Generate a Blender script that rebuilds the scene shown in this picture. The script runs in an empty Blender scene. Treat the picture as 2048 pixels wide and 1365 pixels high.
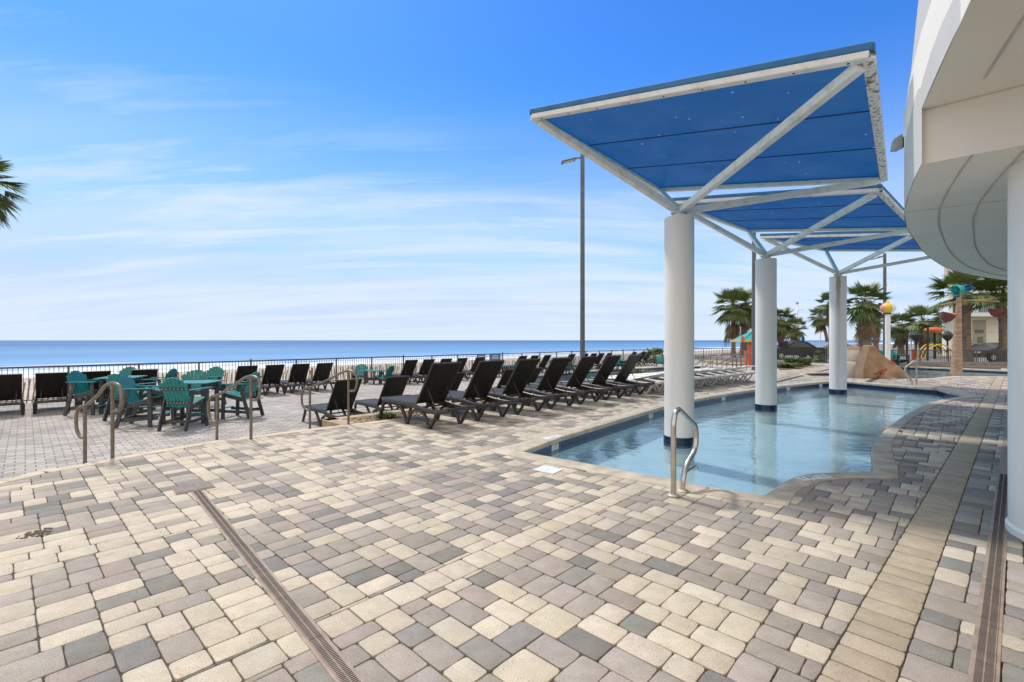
import bpy, math, random
from mathutils import Vector, Matrix, noise
random.seed(7)
R = math.radians
scene = bpy.context.scene
col = scene.collection

# ------------------------------------------------------------------ camera, sky, sun, exposure
FPX = 941.0
CAMH = 1.5
cam = bpy.data.cameras.new("Camera"); camo = bpy.data.objects.new("Camera", cam); col.objects.link(camo)
camo.location = (0, 0, CAMH); camo.rotation_euler = (R(90), 0, 0)
cam.sensor_width = 36; cam.lens = FPX / 2048 * 36; cam.shift_y = -1.5 / 2048
cam.clip_start = 0.05; cam.clip_end = 60000
scene.camera = camo

SUN_DIR = Vector((-.35, .42, .84)).normalized()
SUN_EL = math.asin(SUN_DIR.z); SUN_AZ = math.atan2(SUN_DIR.x, SUN_DIR.y)
world = bpy.data.worlds.new("World"); scene.world = world; world.use_nodes = True
wn = world.node_tree.nodes; wl = world.node_tree.links
for n in list(wn): wn.remove(n)
def WN(t, **k):
    n = wn.new(t)
    for a, b in k.items(): setattr(n, a, b)
    return n
wout = WN('ShaderNodeOutputWorld'); bg = WN('ShaderNodeBackground')
bg.inputs['Strength'].default_value = 0.11
sky = WN('ShaderNodeTexSky'); sky.sky_type = 'NISHITA'; sky.sun_disc = False
sky.sun_elevation = SUN_EL; sky.sun_rotation = SUN_AZ
sky.air_density = 1.0; sky.dust_density = 0.35; sky.ozone_density = 3.0; sky.altitude = 0
hs = WN('ShaderNodeHueSaturation'); hs.inputs['Saturation'].default_value = 1.25; hs.inputs['Value'].default_value = 1.0
wl.new(sky.outputs[0], hs.inputs['Color'])
tint = WN('ShaderNodeMixRGB'); tint.blend_type = 'MULTIPLY'; tint.inputs[0].default_value = 1; tint.inputs['Color2'].default_value = (.64, 1.03, 1.46, 1)
wl.new(hs.outputs[0], tint.inputs['Color1'])
cap = WN('ShaderNodeMixRGB'); cap.blend_type = 'DARKEN'; cap.inputs[0].default_value = 1; cap.inputs['Color2'].default_value = (3.2, 4.5, 7.3, 1)
wl.new(tint.outputs[0], cap.inputs['Color1'])
tc = WN('ShaderNodeTexCoord'); sep = WN('ShaderNodeSeparateXYZ'); wl.new(tc.outputs['Generated'], sep.inputs[0])
def wmath(op, a, b=None, c=None):
    n = WN('ShaderNodeMath', operation=op)
    for i, v in enumerate((a, b, c)):
        if v is None: continue
        if isinstance(v, (int, float)): n.inputs[i].default_value = v
        else: wl.new(v, n.inputs[i])
    return n.outputs[0]
zc = wmath('MAXIMUM', sep.outputs[2], 0.0)
den = wmath('ADD', zc, 0.16)
px_ = wmath('DIVIDE', sep.outputs[0], den); py_ = wmath('DIVIDE', sep.outputs[1], den)
cmb = WN('ShaderNodeCombineXYZ'); wl.new(px_, cmb.inputs[0]); wl.new(py_, cmb.inputs[1])
mp = WN('ShaderNodeMapping'); mp.inputs['Rotation'].default_value = (0, 0, R(-16)); mp.inputs['Scale'].default_value = (0.34, 1.7, 1)
mp.inputs['Location'].default_value = (8.1, 2.3, 0)
wl.new(cmb.outputs[0], mp.inputs['Vector'])
n1 = WN('ShaderNodeTexNoise'); n1.inputs['Scale'].default_value = 2.0; n1.inputs['Detail'].default_value = 9; n1.inputs['Roughness'].default_value = .58
n1.inputs['Distortion'].default_value = .35
wl.new(mp.outputs[0], n1.inputs['Vector'])
# streaky cirrus + thick veil low over the sea
cr = WN('ShaderNodeMapRange'); cr.inputs['From Min'].default_value = .50; cr.inputs['From Max'].default_value = .64
wl.new(n1.outputs['Fac'], cr.inputs['Value'])
alt = WN('ShaderNodeMapRange'); alt.interpolation_type = 'SMOOTHSTEP'
alt.inputs['From Min'].default_value = .12; alt.inputs['From Max'].default_value = .44
alt.inputs['To Min'].default_value = 1.0; alt.inputs['To Max'].default_value = 0.0
# clouds reach higher on the left (over the sea) than on the right
azx = wmath('MULTIPLY', sep.outputs[0], .14)
wl.new(wmath('ADD', zc, azx), alt.inputs['Value'])
veil = WN('ShaderNodeMapRange'); veil.interpolation_type = 'SMOOTHSTEP'
veil.inputs['From Min'].default_value = .0; veil.inputs['From Max'].default_value = .50
veil.inputs['To Min'].default_value = 1.0; veil.inputs['To Max'].default_value = 0.0
wl.new(zc, veil.inputs['Value'])
c1 = wmath('MULTIPLY', cr.outputs[0], alt.outputs[0])
c1 = wmath('MULTIPLY', c1, .9)
n2 = WN('ShaderNodeTexNoise'); n2.inputs['Scale'].default_value = 1.7; n2.inputs['Detail'].default_value = 8; n2.inputs['Roughness'].default_value = .55; n2.inputs['Distortion'].default_value = .4
mp2 = WN('ShaderNodeMapping'); mp2.inputs['Rotation'].default_value = (0, 0, R(-14)); mp2.inputs['Scale'].default_value = (.30, 1.5, 1); mp2.inputs['Location'].default_value = (7.7, 4.1, 0)
wl.new(cmb.outputs[0], mp2.inputs['Vector']); wl.new(mp2.outputs[0], n2.inputs['Vector'])
gap = WN('ShaderNodeMapRange'); gap.inputs['From Min'].default_value = .36; gap.inputs['From Max'].default_value = .62; gap.inputs['To Min'].default_value = .62; gap.inputs['To Max'].default_value = 1.10
wl.new(n2.outputs['Fac'], gap.inputs['Value'])
inv = wmath('SUBTRACT', 1.0, c1); inv2 = wmath('SUBTRACT', 1.0, wmath('MINIMUM', wmath('MULTIPLY', veil.outputs[0], wmath('MAXIMUM', gap.outputs[0], wmath('SUBTRACT', 1.0, wmath('MULTIPLY', zc, 7.0)))), 1.0))
cf = wmath('SUBTRACT', 1.0, wmath('MULTIPLY', inv, inv2))
mixc = WN('ShaderNodeMixRGB'); mixc.inputs['Color2'].default_value = (5.1, 5.95, 7.0, 1)
wl.new(cf, mixc.inputs['Fac']); wl.new(cap.outputs[0], mixc.inputs['Color1'])
# haze round the sun, unseen veil overhead and behind, added for fill light
dsun = WN('ShaderNodeVectorMath', operation='DOT_PRODUCT'); wl.new(tc.outputs['Generated'], dsun.inputs[0]); dsun.inputs[1].default_value = tuple(SUN_DIR)
sv = WN('ShaderNodeMapRange'); sv.interpolation_type = 'SMOOTHSTEP'; sv.inputs['From Min'].default_value = .91; sv.inputs['From Max'].default_value = .985
wl.new(dsun.outputs['Value'], sv.inputs['Value'])
bv = WN('ShaderNodeMapRange'); bv.interpolation_type = 'SMOOTHSTEP'; bv.inputs['From Min'].default_value = .15; bv.inputs['From Max'].default_value = -.45
wl.new(sep.outputs[1], bv.inputs['Value'])
zv = WN('ShaderNodeMapRange'); zv.interpolation_type = 'SMOOTHSTEP'; zv.inputs['From Min'].default_value = .70; zv.inputs['From Max'].default_value = .92
wl.new(zc, zv.inputs['Value'])
hv = wmath('MAXIMUM', wmath('MAXIMUM', sv.outputs[0], wmath('MULTIPLY', zv.outputs[0], .9)), wmath('MULTIPLY', bv.outputs[0], .9))
mixw = WN('ShaderNodeMixRGB'); mixw.inputs['Color2'].default_value = (9.6, 8.7, 7.6, 1); wl.new(hv, mixw.inputs['Fac']); wl.new(mixc.outputs[0], mixw.inputs['Color1'])
wl.new(mixw.outputs[0], bg.inputs['Color']); wl.new(bg.outputs[0], wout.inputs['Surface'])

sun = bpy.data.lights.new("Sun", 'SUN'); sun.energy = 2.15; sun.angle = R(5); sun.color = (1.0, .965, .91)
suno = bpy.data.objects.new("Sun", sun); col.objects.link(suno)
suno.rotation_euler = (-SUN_DIR).to_track_quat('-Z', 'Y').to_euler(); suno.location = (-20, 15, 30)

scene.view_settings.view_transform = 'Standard'; scene.view_settings.look = 'None'
scene.view_settings.exposure = 0.38; scene.view_settings.gamma = 1.0
scene.render.resolution_x = 1024; scene.render.resolution_y = 682

# ------------------------------------------------------------------ helpers
def P(px, py, z=0.0):
    Y = (z - CAMH) * FPX / (681.0 - py)
    return Vector((Y * (px - 1024) / FPX, Y, z))
def PY(px, py, Y):
    return Vector((Y * (px - 1024) / FPX, Y, CAMH + (681 - py) / FPX * Y))
DA = Vector((.695, .719, 0)); DB = Vector((-.719, .695, 0))
def UV(u, v, z=0.0): return DA * u + DB * v + Vector((0, 0, z))
def toUV(p): return (p.x * DA.x + p.y * DA.y, p.x * DB.x + p.y * DB.y)
ANG_A = math.atan2(DA.y, DA.x); ANG_B = math.atan2(DB.y, DB.x)

class MB:
    def __init__(s): s.v = []; s.f = []; s.c = []
    def add(s, vs, fs):
        o = len(s.v); s.v += [tuple(x) for x in vs]; s.f += [tuple(i + o for i in f) for f in fs]; return s
    def box(s, c, d, rot=None, bev=0.0):
        hx, hy, hz = d[0] / 2, d[1] / 2, d[2] / 2
        M = rot if rot is not None else Matrix.Identity(3)
        if bev <= 0:
            vs = [Vector((x, y, z)) for z in (-hz, hz) for y in (-hy, hy) for x in (-hx, hx)]
            fs = [(0, 2, 3, 1), (4, 5, 7, 6), (0, 1, 5, 4), (2, 6, 7, 3), (0, 4, 6, 2), (1, 3, 7, 5)]
            return s.add([M @ v + Vector(c) for v in vs], fs)
        b = min(bev, hx * .9, hy * .9, hz * .9); vs = []; idx = {}
        for sx in (-1, 1):
            for sy in (-1, 1):
                for sz in (-1, 1):
                    for k in range(3):
                        p = [sx * hx, sy * hy, sz * hz]
                        for j in range(3):
                            if j != k: p[j] -= (sx, sy, sz)[j] * b
                        idx[(sx, sy, sz, k)] = len(vs); vs.append(M @ Vector(p) + Vector(c))
        fs = []
        for k in range(3):
            a, d_ = [j for j in range(3) if j != k]
            for sk in (-1, 1):
                q = []
                for (sa, sd) in ((-1, -1), (1, -1), (1, 1), (-1, 1)):
                    t = [0, 0, 0]; t[k] = sk; t[a] = sa; t[d_] = sd; q.append(idx[(*t, k)])
                fl = (sk > 0) != (k == 1)
                fs.append(tuple(q) if fl else tuple(q[::-1]))
        for k in range(3):
            a, d_ = [j for j in range(3) if j != k]
            for sa in (-1, 1):
                for sd in (-1, 1):
                    q = []
                    for sk in (-1, 1):
                        t = [0, 0, 0]; t[k] = sk; t[a] = sa; t[d_] = sd
                        q += [idx[(*t, a)], idx[(*t, d_)]]
                    fs.append((q[0], q[1], q[3], q[2]))
        for sx in (-1, 1):
            for sy in (-1, 1):
                for sz in (-1, 1): fs.append(tuple(idx[(sx, sy, sz, k)] for k in range(3)))
        return s.add(vs, fs)
    def bar(s, a, b, w, h, up=(0, 0, 1), bev=0.0):
        a = Vector(a); b = Vector(b); d = b - a; L = d.length; x = d / L
        u = Vector(up)
        if abs(x.dot(u)) > .99: u = Vector((1, 0, 0))
        y = u.cross(x).normalized(); z = x.cross(y)
        return s.box((a + b) / 2, (L, w, h), Matrix((x, y, z)).transposed(), bev)
    def tube(s, path, r, n=8, closed=False, cap=True, ry=None):
        path = [Vector(p) for p in path]; m = len(path); vs = []; fs = []
        up = Vector((0, 0, 1)); prev = None
        for i, p in enumerate(path):
            if closed: t = path[(i + 1) % m] - path[i - 1]
            else: t = path[min(i + 1, m - 1)] - path[max(i - 1, 0)]
            t.normalize()
            if prev is None:
                q = up if abs(t.z) < .9 else Vector((1, 0, 0))
                a = q.cross(t).normalized()
            else:
                a = (prev - t * prev.dot(t)).normalized()
            prev = a; b = t.cross(a)
            rr = r[i] if isinstance(r, (list, tuple)) else r
            r2 = rr if ry is None else ry
            for k in range(n):
                th = 2 * math.pi * k / n
                vs.append(p + a * (rr * math.cos(th)) + b * (r2 * math.sin(th)))
        for i in range(m if closed else m - 1):
            j = (i + 1) % m
            for k in range(n):
                fs.append((i * n + k, i * n + (k + 1) % n, j * n + (k + 1) % n, j * n + k))
        if cap and not closed:
            fs.append(tuple(range(n))[::-1]); fs.append(tuple((m - 1) * n + k for k in range(n)))
        return s.add(vs, fs)
    def lathe(s, c, prof, n=32, capb=True, capt=True):
        c = Vector(c); vs = []; fs = []
        for (r, z) in prof:
            for k in range(n):
                th = 2 * math.pi * k / n; vs.append(c + Vector((r * math.cos(th), r * math.sin(th), z)))
        m = len(prof)
        for i in range(m - 1):
            for k in range(n):
                fs.append((i * n + k, i * n + (k + 1) % n, (i + 1) * n + (k + 1) % n, (i + 1) * n + k))
        if capb: fs.append(tuple(range(n))[::-1])
        if capt: fs.append(tuple((m - 1) * n + k for k in range(n)))
        return s.add(vs, fs)
    def prism(s, poly, z0, z1):
        n = len(poly); a = sum(poly[i][0] * poly[(i + 1) % n][1] - poly[(i + 1) % n][0] * poly[i][1] for i in range(n))
        if a < 0: poly = poly[::-1]
        vs = [(p[0], p[1], z0) for p in poly] + [(p[0], p[1], z1) for p in poly]
        fs = [tuple(range(n))[::-1], tuple(range(n, 2 * n))] + [(i, (i + 1) % n, n + (i + 1) % n, n + i) for i in range(n)]
        return s.add(vs, fs)
    def ellipsoid(s, c, r, n=12, m=8):
        c = Vector(c); vs = [c + Vector((0, 0, -r[2]))]; fs = []
        for i in range(1, m):
            ph = -math.pi / 2 + math.pi * i / m
            for k in range(n):
                th = 2 * math.pi * k / n
                vs.append(c + Vector((r[0] * math.cos(ph) * math.cos(th), r[1] * math.cos(ph) * math.sin(th), r[2] * math.sin(ph))))
        vs.append(c + Vector((0, 0, r[2]))); T = len(vs) - 1
        for k in range(n):
            fs.append((0, 1 + (k + 1) % n, 1 + k)); fs.append((T, 1 + (m - 2) * n + k, 1 + (m - 2) * n + (k + 1) % n))
        for i in range(m - 2):
            for k in range(n):
                a = 1 + i * n
                fs.append((a + k, a + (k + 1) % n, a + n + (k + 1) % n, a + n + k))
        return s.add(vs, fs)
    def build(s, name, mat, parent=None, smooth=False, loc=None, angle=None):
        me = bpy.data.meshes.new(name)
        off = Vector((0, 0, 0))
        if parent is not None and parent.get('_w'): off = parent.matrix_basis.translation.copy() if parent.get('_w') else off
        if loc is not None: off = Vector(loc)
        vs = [tuple(Vector(v) - off) for v in s.v]
        me.from_pydata(vs, [], s.f); me.update()
        mats = mat if isinstance(mat, (list, tuple)) else [mat]
        for m in mats: me.materials.append(m)
        if s.c and len(s.c) == len(s.f): me.polygons.foreach_set('material_index', s.c)
        if smooth:
            me.polygons.foreach_set('use_smooth', [True] * len(me.polygons))
            if angle is not None: me.set_sharp_from_angle(angle=R(angle))
        o = bpy.data.objects.new(name, me); col.objects.link(o)
        if parent is not None: o.parent = parent
        elif loc is not None: o.location = loc
        return o

def thing(name, label, cat, loc=(0, 0, 0), rz=0, group=None, w=False):
    o = bpy.data.objects.new(name, None); col.objects.link(o); o.empty_display_size = .2
    o.location = loc; o.rotation_euler = (0, 0, rz); o['label'] = label; o['category'] = cat
    if group: o['group'] = group
    if w: o['_w'] = 1
    return o
def tag(o, label, cat, group=None):
    o['label'] = label; o['category'] = cat
    if group: o['group'] = group
    return o
def struct(o, kind='structure'): o['kind'] = kind; return o
def dup(root, loc, rz, label, group=None, cat=None, sc=None):
    r = root.copy(); col.objects.link(r); r.location = loc; r.rotation_euler = (0, 0, rz)
    r['label'] = label
    if cat: r['category'] = cat
    if group: r['group'] = group
    elif 'group' in r: del r['group']
    if sc: r.scale = (sc, sc, sc) if isinstance(sc, (int, float)) else sc
    for ch in list(root.children):
        c = ch.copy(); col.objects.link(c); c.parent = r
        for g in ch.children:
            d = g.copy(); col.objects.link(d); d.parent = c
    return r
ORD = ['first', 'second', 'third', 'fourth', 'fifth', 'sixth', 'seventh', 'eighth', 'ninth', 'tenth', 'eleventh', 'twelfth', 'thirteenth', 'fourteenth', 'fifteenth', 'sixteenth', 'seventeenth', 'eighteenth']

# ------------------------------------------------------------------ materials
def newmat(name):
    m = bpy.data.materials.new(name); m.use_nodes = True
    nt = m.node_tree; b = nt.nodes['Principled BSDF']; return m, nt, b
def nd(nt, t, **k):
    n = nt.nodes.new(t)
    for a, b in k.items(): setattr(n, a, b)
    return n
def setc(b, c, rough=.6, metal=0.0, spec=None):
    b.inputs['Base Color'].default_value = (*c, 1); b.inputs['Roughness'].default_value = rough; b.inputs['Metallic'].default_value = metal
    if spec is not None: b.inputs['Specular IOR Level'].default_value = spec
def mottled(name, c1, c2, scale=6, rough=.7, bump=.0, bscale=80, metal=0.0, spec=.5, detail=6, contrast=(.35, .65), obj=False, stretch=None, bdist=.002):
    m, nt, b = newmat(name)
    t = nd(nt, 'ShaderNodeTexCoord'); src = t.outputs['Object']
    if stretch:
        mpn = nd(nt, 'ShaderNodeMapping'); mpn.inputs['Scale'].default_value = stretch; nt.links.new(src, mpn.inputs[0]); src2 = mpn.outputs[0]
    else: src2 = src
    n = nd(nt, 'ShaderNodeTexNoise'); n.inputs['Scale'].default_value = scale; n.inputs['Detail'].default_value = detail
    nt.links.new(src2, n.inputs['Vector'])
    r = nd(nt, 'ShaderNodeValToRGB'); r.color_ramp.elements[0].position = contrast[0]; r.color_ramp.elements[1].position = contrast[1]
    r.color_ramp.elements[0].color = (*c1, 1); r.color_ramp.elements[1].color = (*c2, 1)
    nt.links.new(n.outputs['Fac'], r.inputs[0]); nt.links.new(r.outputs[0], b.inputs['Base Color'])
    b.inputs['Roughness'].default_value = rough; b.inputs['Metallic'].default_value = metal; b.inputs['Specular IOR Level'].default_value = spec
    if bump:
        n2 = nd(nt, 'ShaderNodeTexNoise'); n2.inputs['Scale'].default_value = bscale; n2.inputs['Detail'].default_value = 4
        nt.links.new(src, n2.inputs['Vector'])
        bp = nd(nt, 'ShaderNodeBump'); bp.inputs['Strength'].default_value = bump; bp.inputs['Distance'].default_value = bdist
        nt.links.new(n2.outputs['Fac'], bp.inputs['Height']); nt.links.new(bp.outputs[0], b.inputs['Normal'])
    return m

M = {}
M['coping'] = mottled('coping_stone', (.40, .34, .255), (.56, .50, .40), 5, .75, .5, 120)
M['kerb'] = mottled('kerb_stone', (.47, .40, .29), (.60, .52, .39), 5, .8, .5, 90)
M['block'] = mottled('planter_block', (.33, .25, .16), (.50, .40, .27), 5, .85, .8, 60, bdist=.004)
M['joint'] = mottled('joint_sand', (.05, .043, .032), (.10, .085, .062), 30, .95)
M['white_plaster'] = mottled('pool_plaster', (.46, .64, .74), (.56, .73, .82), 3, .6)
M['teal_plaster'] = mottled('teal_plaster', (.10, .42, .42), (.14, .50, .50), 2, .6)
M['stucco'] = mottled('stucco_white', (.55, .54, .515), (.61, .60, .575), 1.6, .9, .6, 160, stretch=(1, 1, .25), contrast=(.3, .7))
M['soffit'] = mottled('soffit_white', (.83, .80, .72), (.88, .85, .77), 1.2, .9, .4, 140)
M['groove'] = mottled('soffit_joint', (.50, .47, .41), (.60, .57, .51), 3, .9)
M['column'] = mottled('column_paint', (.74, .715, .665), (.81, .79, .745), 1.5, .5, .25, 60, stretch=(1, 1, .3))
M['frame_white'] = mottled('frame_white', (.60, .58, .53), (.76, .745, .70), 7, .5, .3, 60, contrast=(.28, .50))
M['frame_dirty'] = mottled('frame_mildew', (.10, .10, .07), (.72, .70, .66), 22, .6, .4, 60, contrast=(.36, .48), detail=8)
M['resin'] = mottled('resin_brown', (.030, .025, .020), (.050, .042, .034), 14, .38, .1, 60)
M['resin_white'] = mottled('resin_white', (.66, .65, .62), (.80, .79, .77), 5, .4)
M['sling_white'] = mottled('sling_white', (.46, .45, .43), (.60, .59, .57), 6, .7)
M['teal'] = mottled('teal_poly', (.003, .165, .165), (.006, .225, .22), 9, .42, .15, 40)
M['grey_poly'] = mottled('grey_poly', (.030, .034, .037), (.050, .055, .058), 12, .5, .15, 40)
M['steel'] = mottled('steel', (.50, .47, .42), (.66, .63, .58), 7, .27, metal=1.0)
M['bronze'] = mottled('bronze_paint', (.155, .125, .095), (.22, .185, .145), 12, .35, metal=.35)
M['fence'] = mottled('fence_paint', (.065, .058, .052), (.105, .095, .085), 6, .5)
M['fence_dark'] = mottled('fence_dark', (.025, .027, .03), (.05, .052, .055), 6, .5)
M['pole'] = mottled('pole_paint', (.085, .10, .115), (.12, .135, .15), 4, .45)
M['wood'] = mottled('slat_wood', (.22, .15, .10), (.46, .36, .26), 12, .9, contrast=(.3, .7))
M['rail_drain'] = mottled('drain_tan', (.27, .205, .16), (.36, .285, .23), 12, .6)
M['black'] = mottled('black_slot', (.012, .012, .012), (.02, .02, .02), 8, .9)
M['blackpaint'] = mottled('black_paint', (.02, .02, .02), (.045, .045, .045), 60, .7)
M['plate'] = mottled('white_plate', (.68, .68, .66), (.80, .80, .78), 20, .4)
M['sign_blue'] = mottled('sign_blue', (.05, .13, .30), (.12, .24, .42), 8, .5)
M['sand'] = mottled('beach_sand', (.38, .33, .265), (.49, .435, .36), .25, .95, .8, 3, bdist=.05)
M['dune'] = mottled('dune_litter', (.20, .15, .09), (.46, .39, .29), 2.2, .95, .8, 8, bdist=.03, contrast=(.4, .6))
M['asphalt'] = mottled('parking', (.17, .165, .16), (.25, .245, .23), 3, .9, .4, 60)
M['mulch'] = mottled('mulch', (.06, .035, .02), (.24, .17, .11), 16, .95, 1.0, 40, bdist=.02)
M['trunk'] = mottled('palm_trunk', (.12, .09, .065), (.28, .225, .17), 6, .95, 1.0, 18, stretch=(1, 1, 4), bdist=.02)
M['trunk_fake'] = mottled('moulded_trunk', (.30, .17, .10), (.46, .30, .19), 3, .6, .6, 20, stretch=(1, 1, 5), bdist=.01)
M['frond'] = mottled('palm_green', (.065, .11, .025), (.18, .23, .07), 3, .5, contrast=(.3, .7))
M['frond_light'] = mottled('palm_green_light', (.10, .15, .04), (.21, .25, .09), 3, .5, contrast=(.3, .7))
M['dead'] = mottled('palm_dead', (.10, .065, .03), (.25, .18, .10), 4, .9, contrast=(.3, .7))
M['shrub'] = mottled('shrub_green', (.05, .09, .015), (.16, .20, .05), 4, .6, contrast=(.3, .7))
M['slide'] = mottled('slide_sand', (.35, .20, .105), (.56, .37, .215), 1.4, .6, .6, 18, bdist=.01, detail=3)
M['slide_light'] = mottled('slide_sand_light', (.50, .35, .235), (.58, .43, .30), 3, .6, .4, 18)
M['red'] = mottled('red_paint', (.42, .045, .02), (.55, .08, .04), 8, .4)
M['brick_red'] = mottled('bucket_red', (.12, .022, .014), (.20, .04, .025), 5, .6)
M['yellow'] = mottled('yellow_paint', (.70, .45, .02), (.80, .55, .05), 5, .4)
M['pink'] = mottled('pink_paint', (.68, .28, .20), (.75, .35, .26), 5, .4)
M['ballwhite'] = mottled('white_paint', (.75, .75, .73), (.82, .82, .80), 5, .4)
M['bluepaint'] = mottled('blue_paint', (.02, .14, .35), (.04, .20, .45), 5, .5)
M['kteal'] = mottled('teal_paint', (.02, .30, .30), (.04, .40, .38), 5, .5)
M['orange'] = mottled('orange_paint', (.60, .10, .04), (.70, .16, .06), 5, .4)
M['hotel'] = mottled('hotel_stucco', (.74, .71, .58), (.82, .79, .67), .6, .9)
M['hotel_dark'] = mottled('hotel_grey', (.10, .115, .11), (.16, .175, .165), .6, .5)  # dark grey for the vents and service box
M['hotelwhite'] = mottled('hotel_white', (.70, .70, .68), (.76, .76, .74), .6, .8)
M['glass'] = mottled('window_glass', (.03, .055, .06), (.06, .09, .10), 1, .08)
M['carblack'] = mottled('car_paint', (.012, .014, .016), (.02, .022, .025), 2, .18, spec=.7)
M['carsilver'] = mottled('car_silver', (.35, .36, .37), (.42, .43, .44), 2, .25, metal=.4)
M['carglass'] = mottled('car_glass', (.02, .025, .03), (.03, .04, .045), 2, .05)
M['tyre'] = mottled('tyre', (.015, .015, .015), (.03, .03, .03), 9, .9)
M['bluecloth'] = mottled('blue_cloth', (.02, .06, .22), (.03, .09, .30), 5, .8)
M['rust'] = mottled('fixture_bronze', (.10, .085, .05), (.22, .19, .13), 10, .6)
M['lens'] = mottled('lamp_lens', (.45, .45, .42), (.6, .6, .57), 10, .3)
M['fixture'] = mottled('fixture_grey', (.30, .30, .29), (.42, .42, .40), 10, .5)

# sling: woven black mesh
def sling_mat():
    m, nt, b = newmat('sling_black')
    t = nd(nt, 'ShaderNodeTexCoord')
    n = nd(nt, 'ShaderNodeTexNoise'); n.inputs['Scale'].default_value = 3.5; n.inputs['Detail'].default_value = 5
    mpn = nd(nt, 'ShaderNodeMapping'); mpn.inputs['Scale'].default_value = (1, 3, 1); nt.links.new(t.outputs['Object'], mpn.inputs[0])
    nt.links.new(mpn.outputs[0], n.inputs[0])
    r = nd(nt, 'ShaderNodeValToRGB'); r.color_ramp.elements[0].position = .35; r.color_ramp.elements[1].position = .8
    r.color_ramp.elements[0].color = (.006, .0055, .005, 1); r.color_ramp.elements[1].color = (.022, .019, .016, 1)
    nt.links.new(n.outputs[0], r.inputs[0]); nt.links.new(r.outputs[0], b.inputs['Base Color'])
    b.inputs['Roughness'].default_value = .6; b.inputs['Specular IOR Level'].default_value = .35
    return m
M['sling'] = sling_mat()

def paver_mat(name='paver'):
    m, nt, b = newmat(name)
    at = nd(nt, 'ShaderNodeAttribute'); at.attribute_name = 'Col'
    t = nd(nt, 'ShaderNodeTexCoord')
    n = nd(nt, 'ShaderNodeTexNoise'); n.inputs['Scale'].default_value = 9; n.inputs['Detail'].default_value = 6; n.inputs['Roughness'].default_value = .65
    n2 = nd(nt, 'ShaderNodeTexNoise'); n2.inputs['Scale'].default_value = 170; n2.inputs['Detail'].default_value = 3
    n3 = nd(nt, 'ShaderNodeTexNoise'); n3.inputs['Scale'].default_value = .6; n3.inputs['Detail'].default_value = 5
    vo = nd(nt, 'ShaderNodeTexVoronoi'); vo.inputs['Scale'].default_value = 26
    for q in (n, n2, n3, vo): nt.links.new(t.outputs['Object'], q.inputs['Vector'])
    def rng(src, a, b_, c, d):
        r = nd(nt, 'ShaderNodeMapRange'); r.inputs[1].default_value = a; r.inputs[2].default_value = b_; r.inputs[3].default_value = c; r.inputs[4].default_value = d
        nt.links.new(src, r.inputs[0]); return r.outputs[0]
    def mul(a, b_):
        q = nd(nt, 'ShaderNodeMath', operation='MULTIPLY'); nt.links.new(a, q.inputs[0]); nt.links.new(b_, q.inputs[1]); return q.outputs[0]
    f = mul(rng(n.outputs[0], .3, .7, .86, 1.10), rng(n2.outputs[0], .3, .72, .72, 1.20))
    f = mul(f, rng(n3.outputs[0], .35, .65, .93, 1.05))
    f = mul(f, rng(vo.outputs['Distance'], .06, .12, .55, 1.0))
    hsv = nd(nt, 'ShaderNodeMixRGB'); hsv.blend_type = 'MULTIPLY'; hsv.inputs[0].default_value = 1
    cb = nd(nt, 'ShaderNodeCombineColor'); 
    for i in range(3): nt.links.new(f, cb.inputs[i])
    nt.links.new(at.outputs['Color'], hsv.inputs[1]); nt.links.new(cb.outputs[0], hsv.inputs[2])
    nt.links.new(hsv.outputs[0], b.inputs['Base Color'])
    b.inputs['Roughness'].default_value = .82; b.inputs['Specular IOR Level'].default_value = .35
    bp = nd(nt, 'ShaderNodeBump'); bp.inputs['Strength'].default_value = .55; bp.inputs['Distance'].default_value = .003
    ad = nd(nt, 'ShaderNodeMath', operation='ADD'); nt.links.new(n2.outputs[0], ad.inputs[0]); nt.links.new(n.outputs[0], ad.inputs[1])
    nt.links.new(ad.outputs[0], bp.inputs['Height']); nt.links.new(bp.outputs[0], b.inputs['Normal'])
    return m
M['paver'] = paver_mat()

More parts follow.
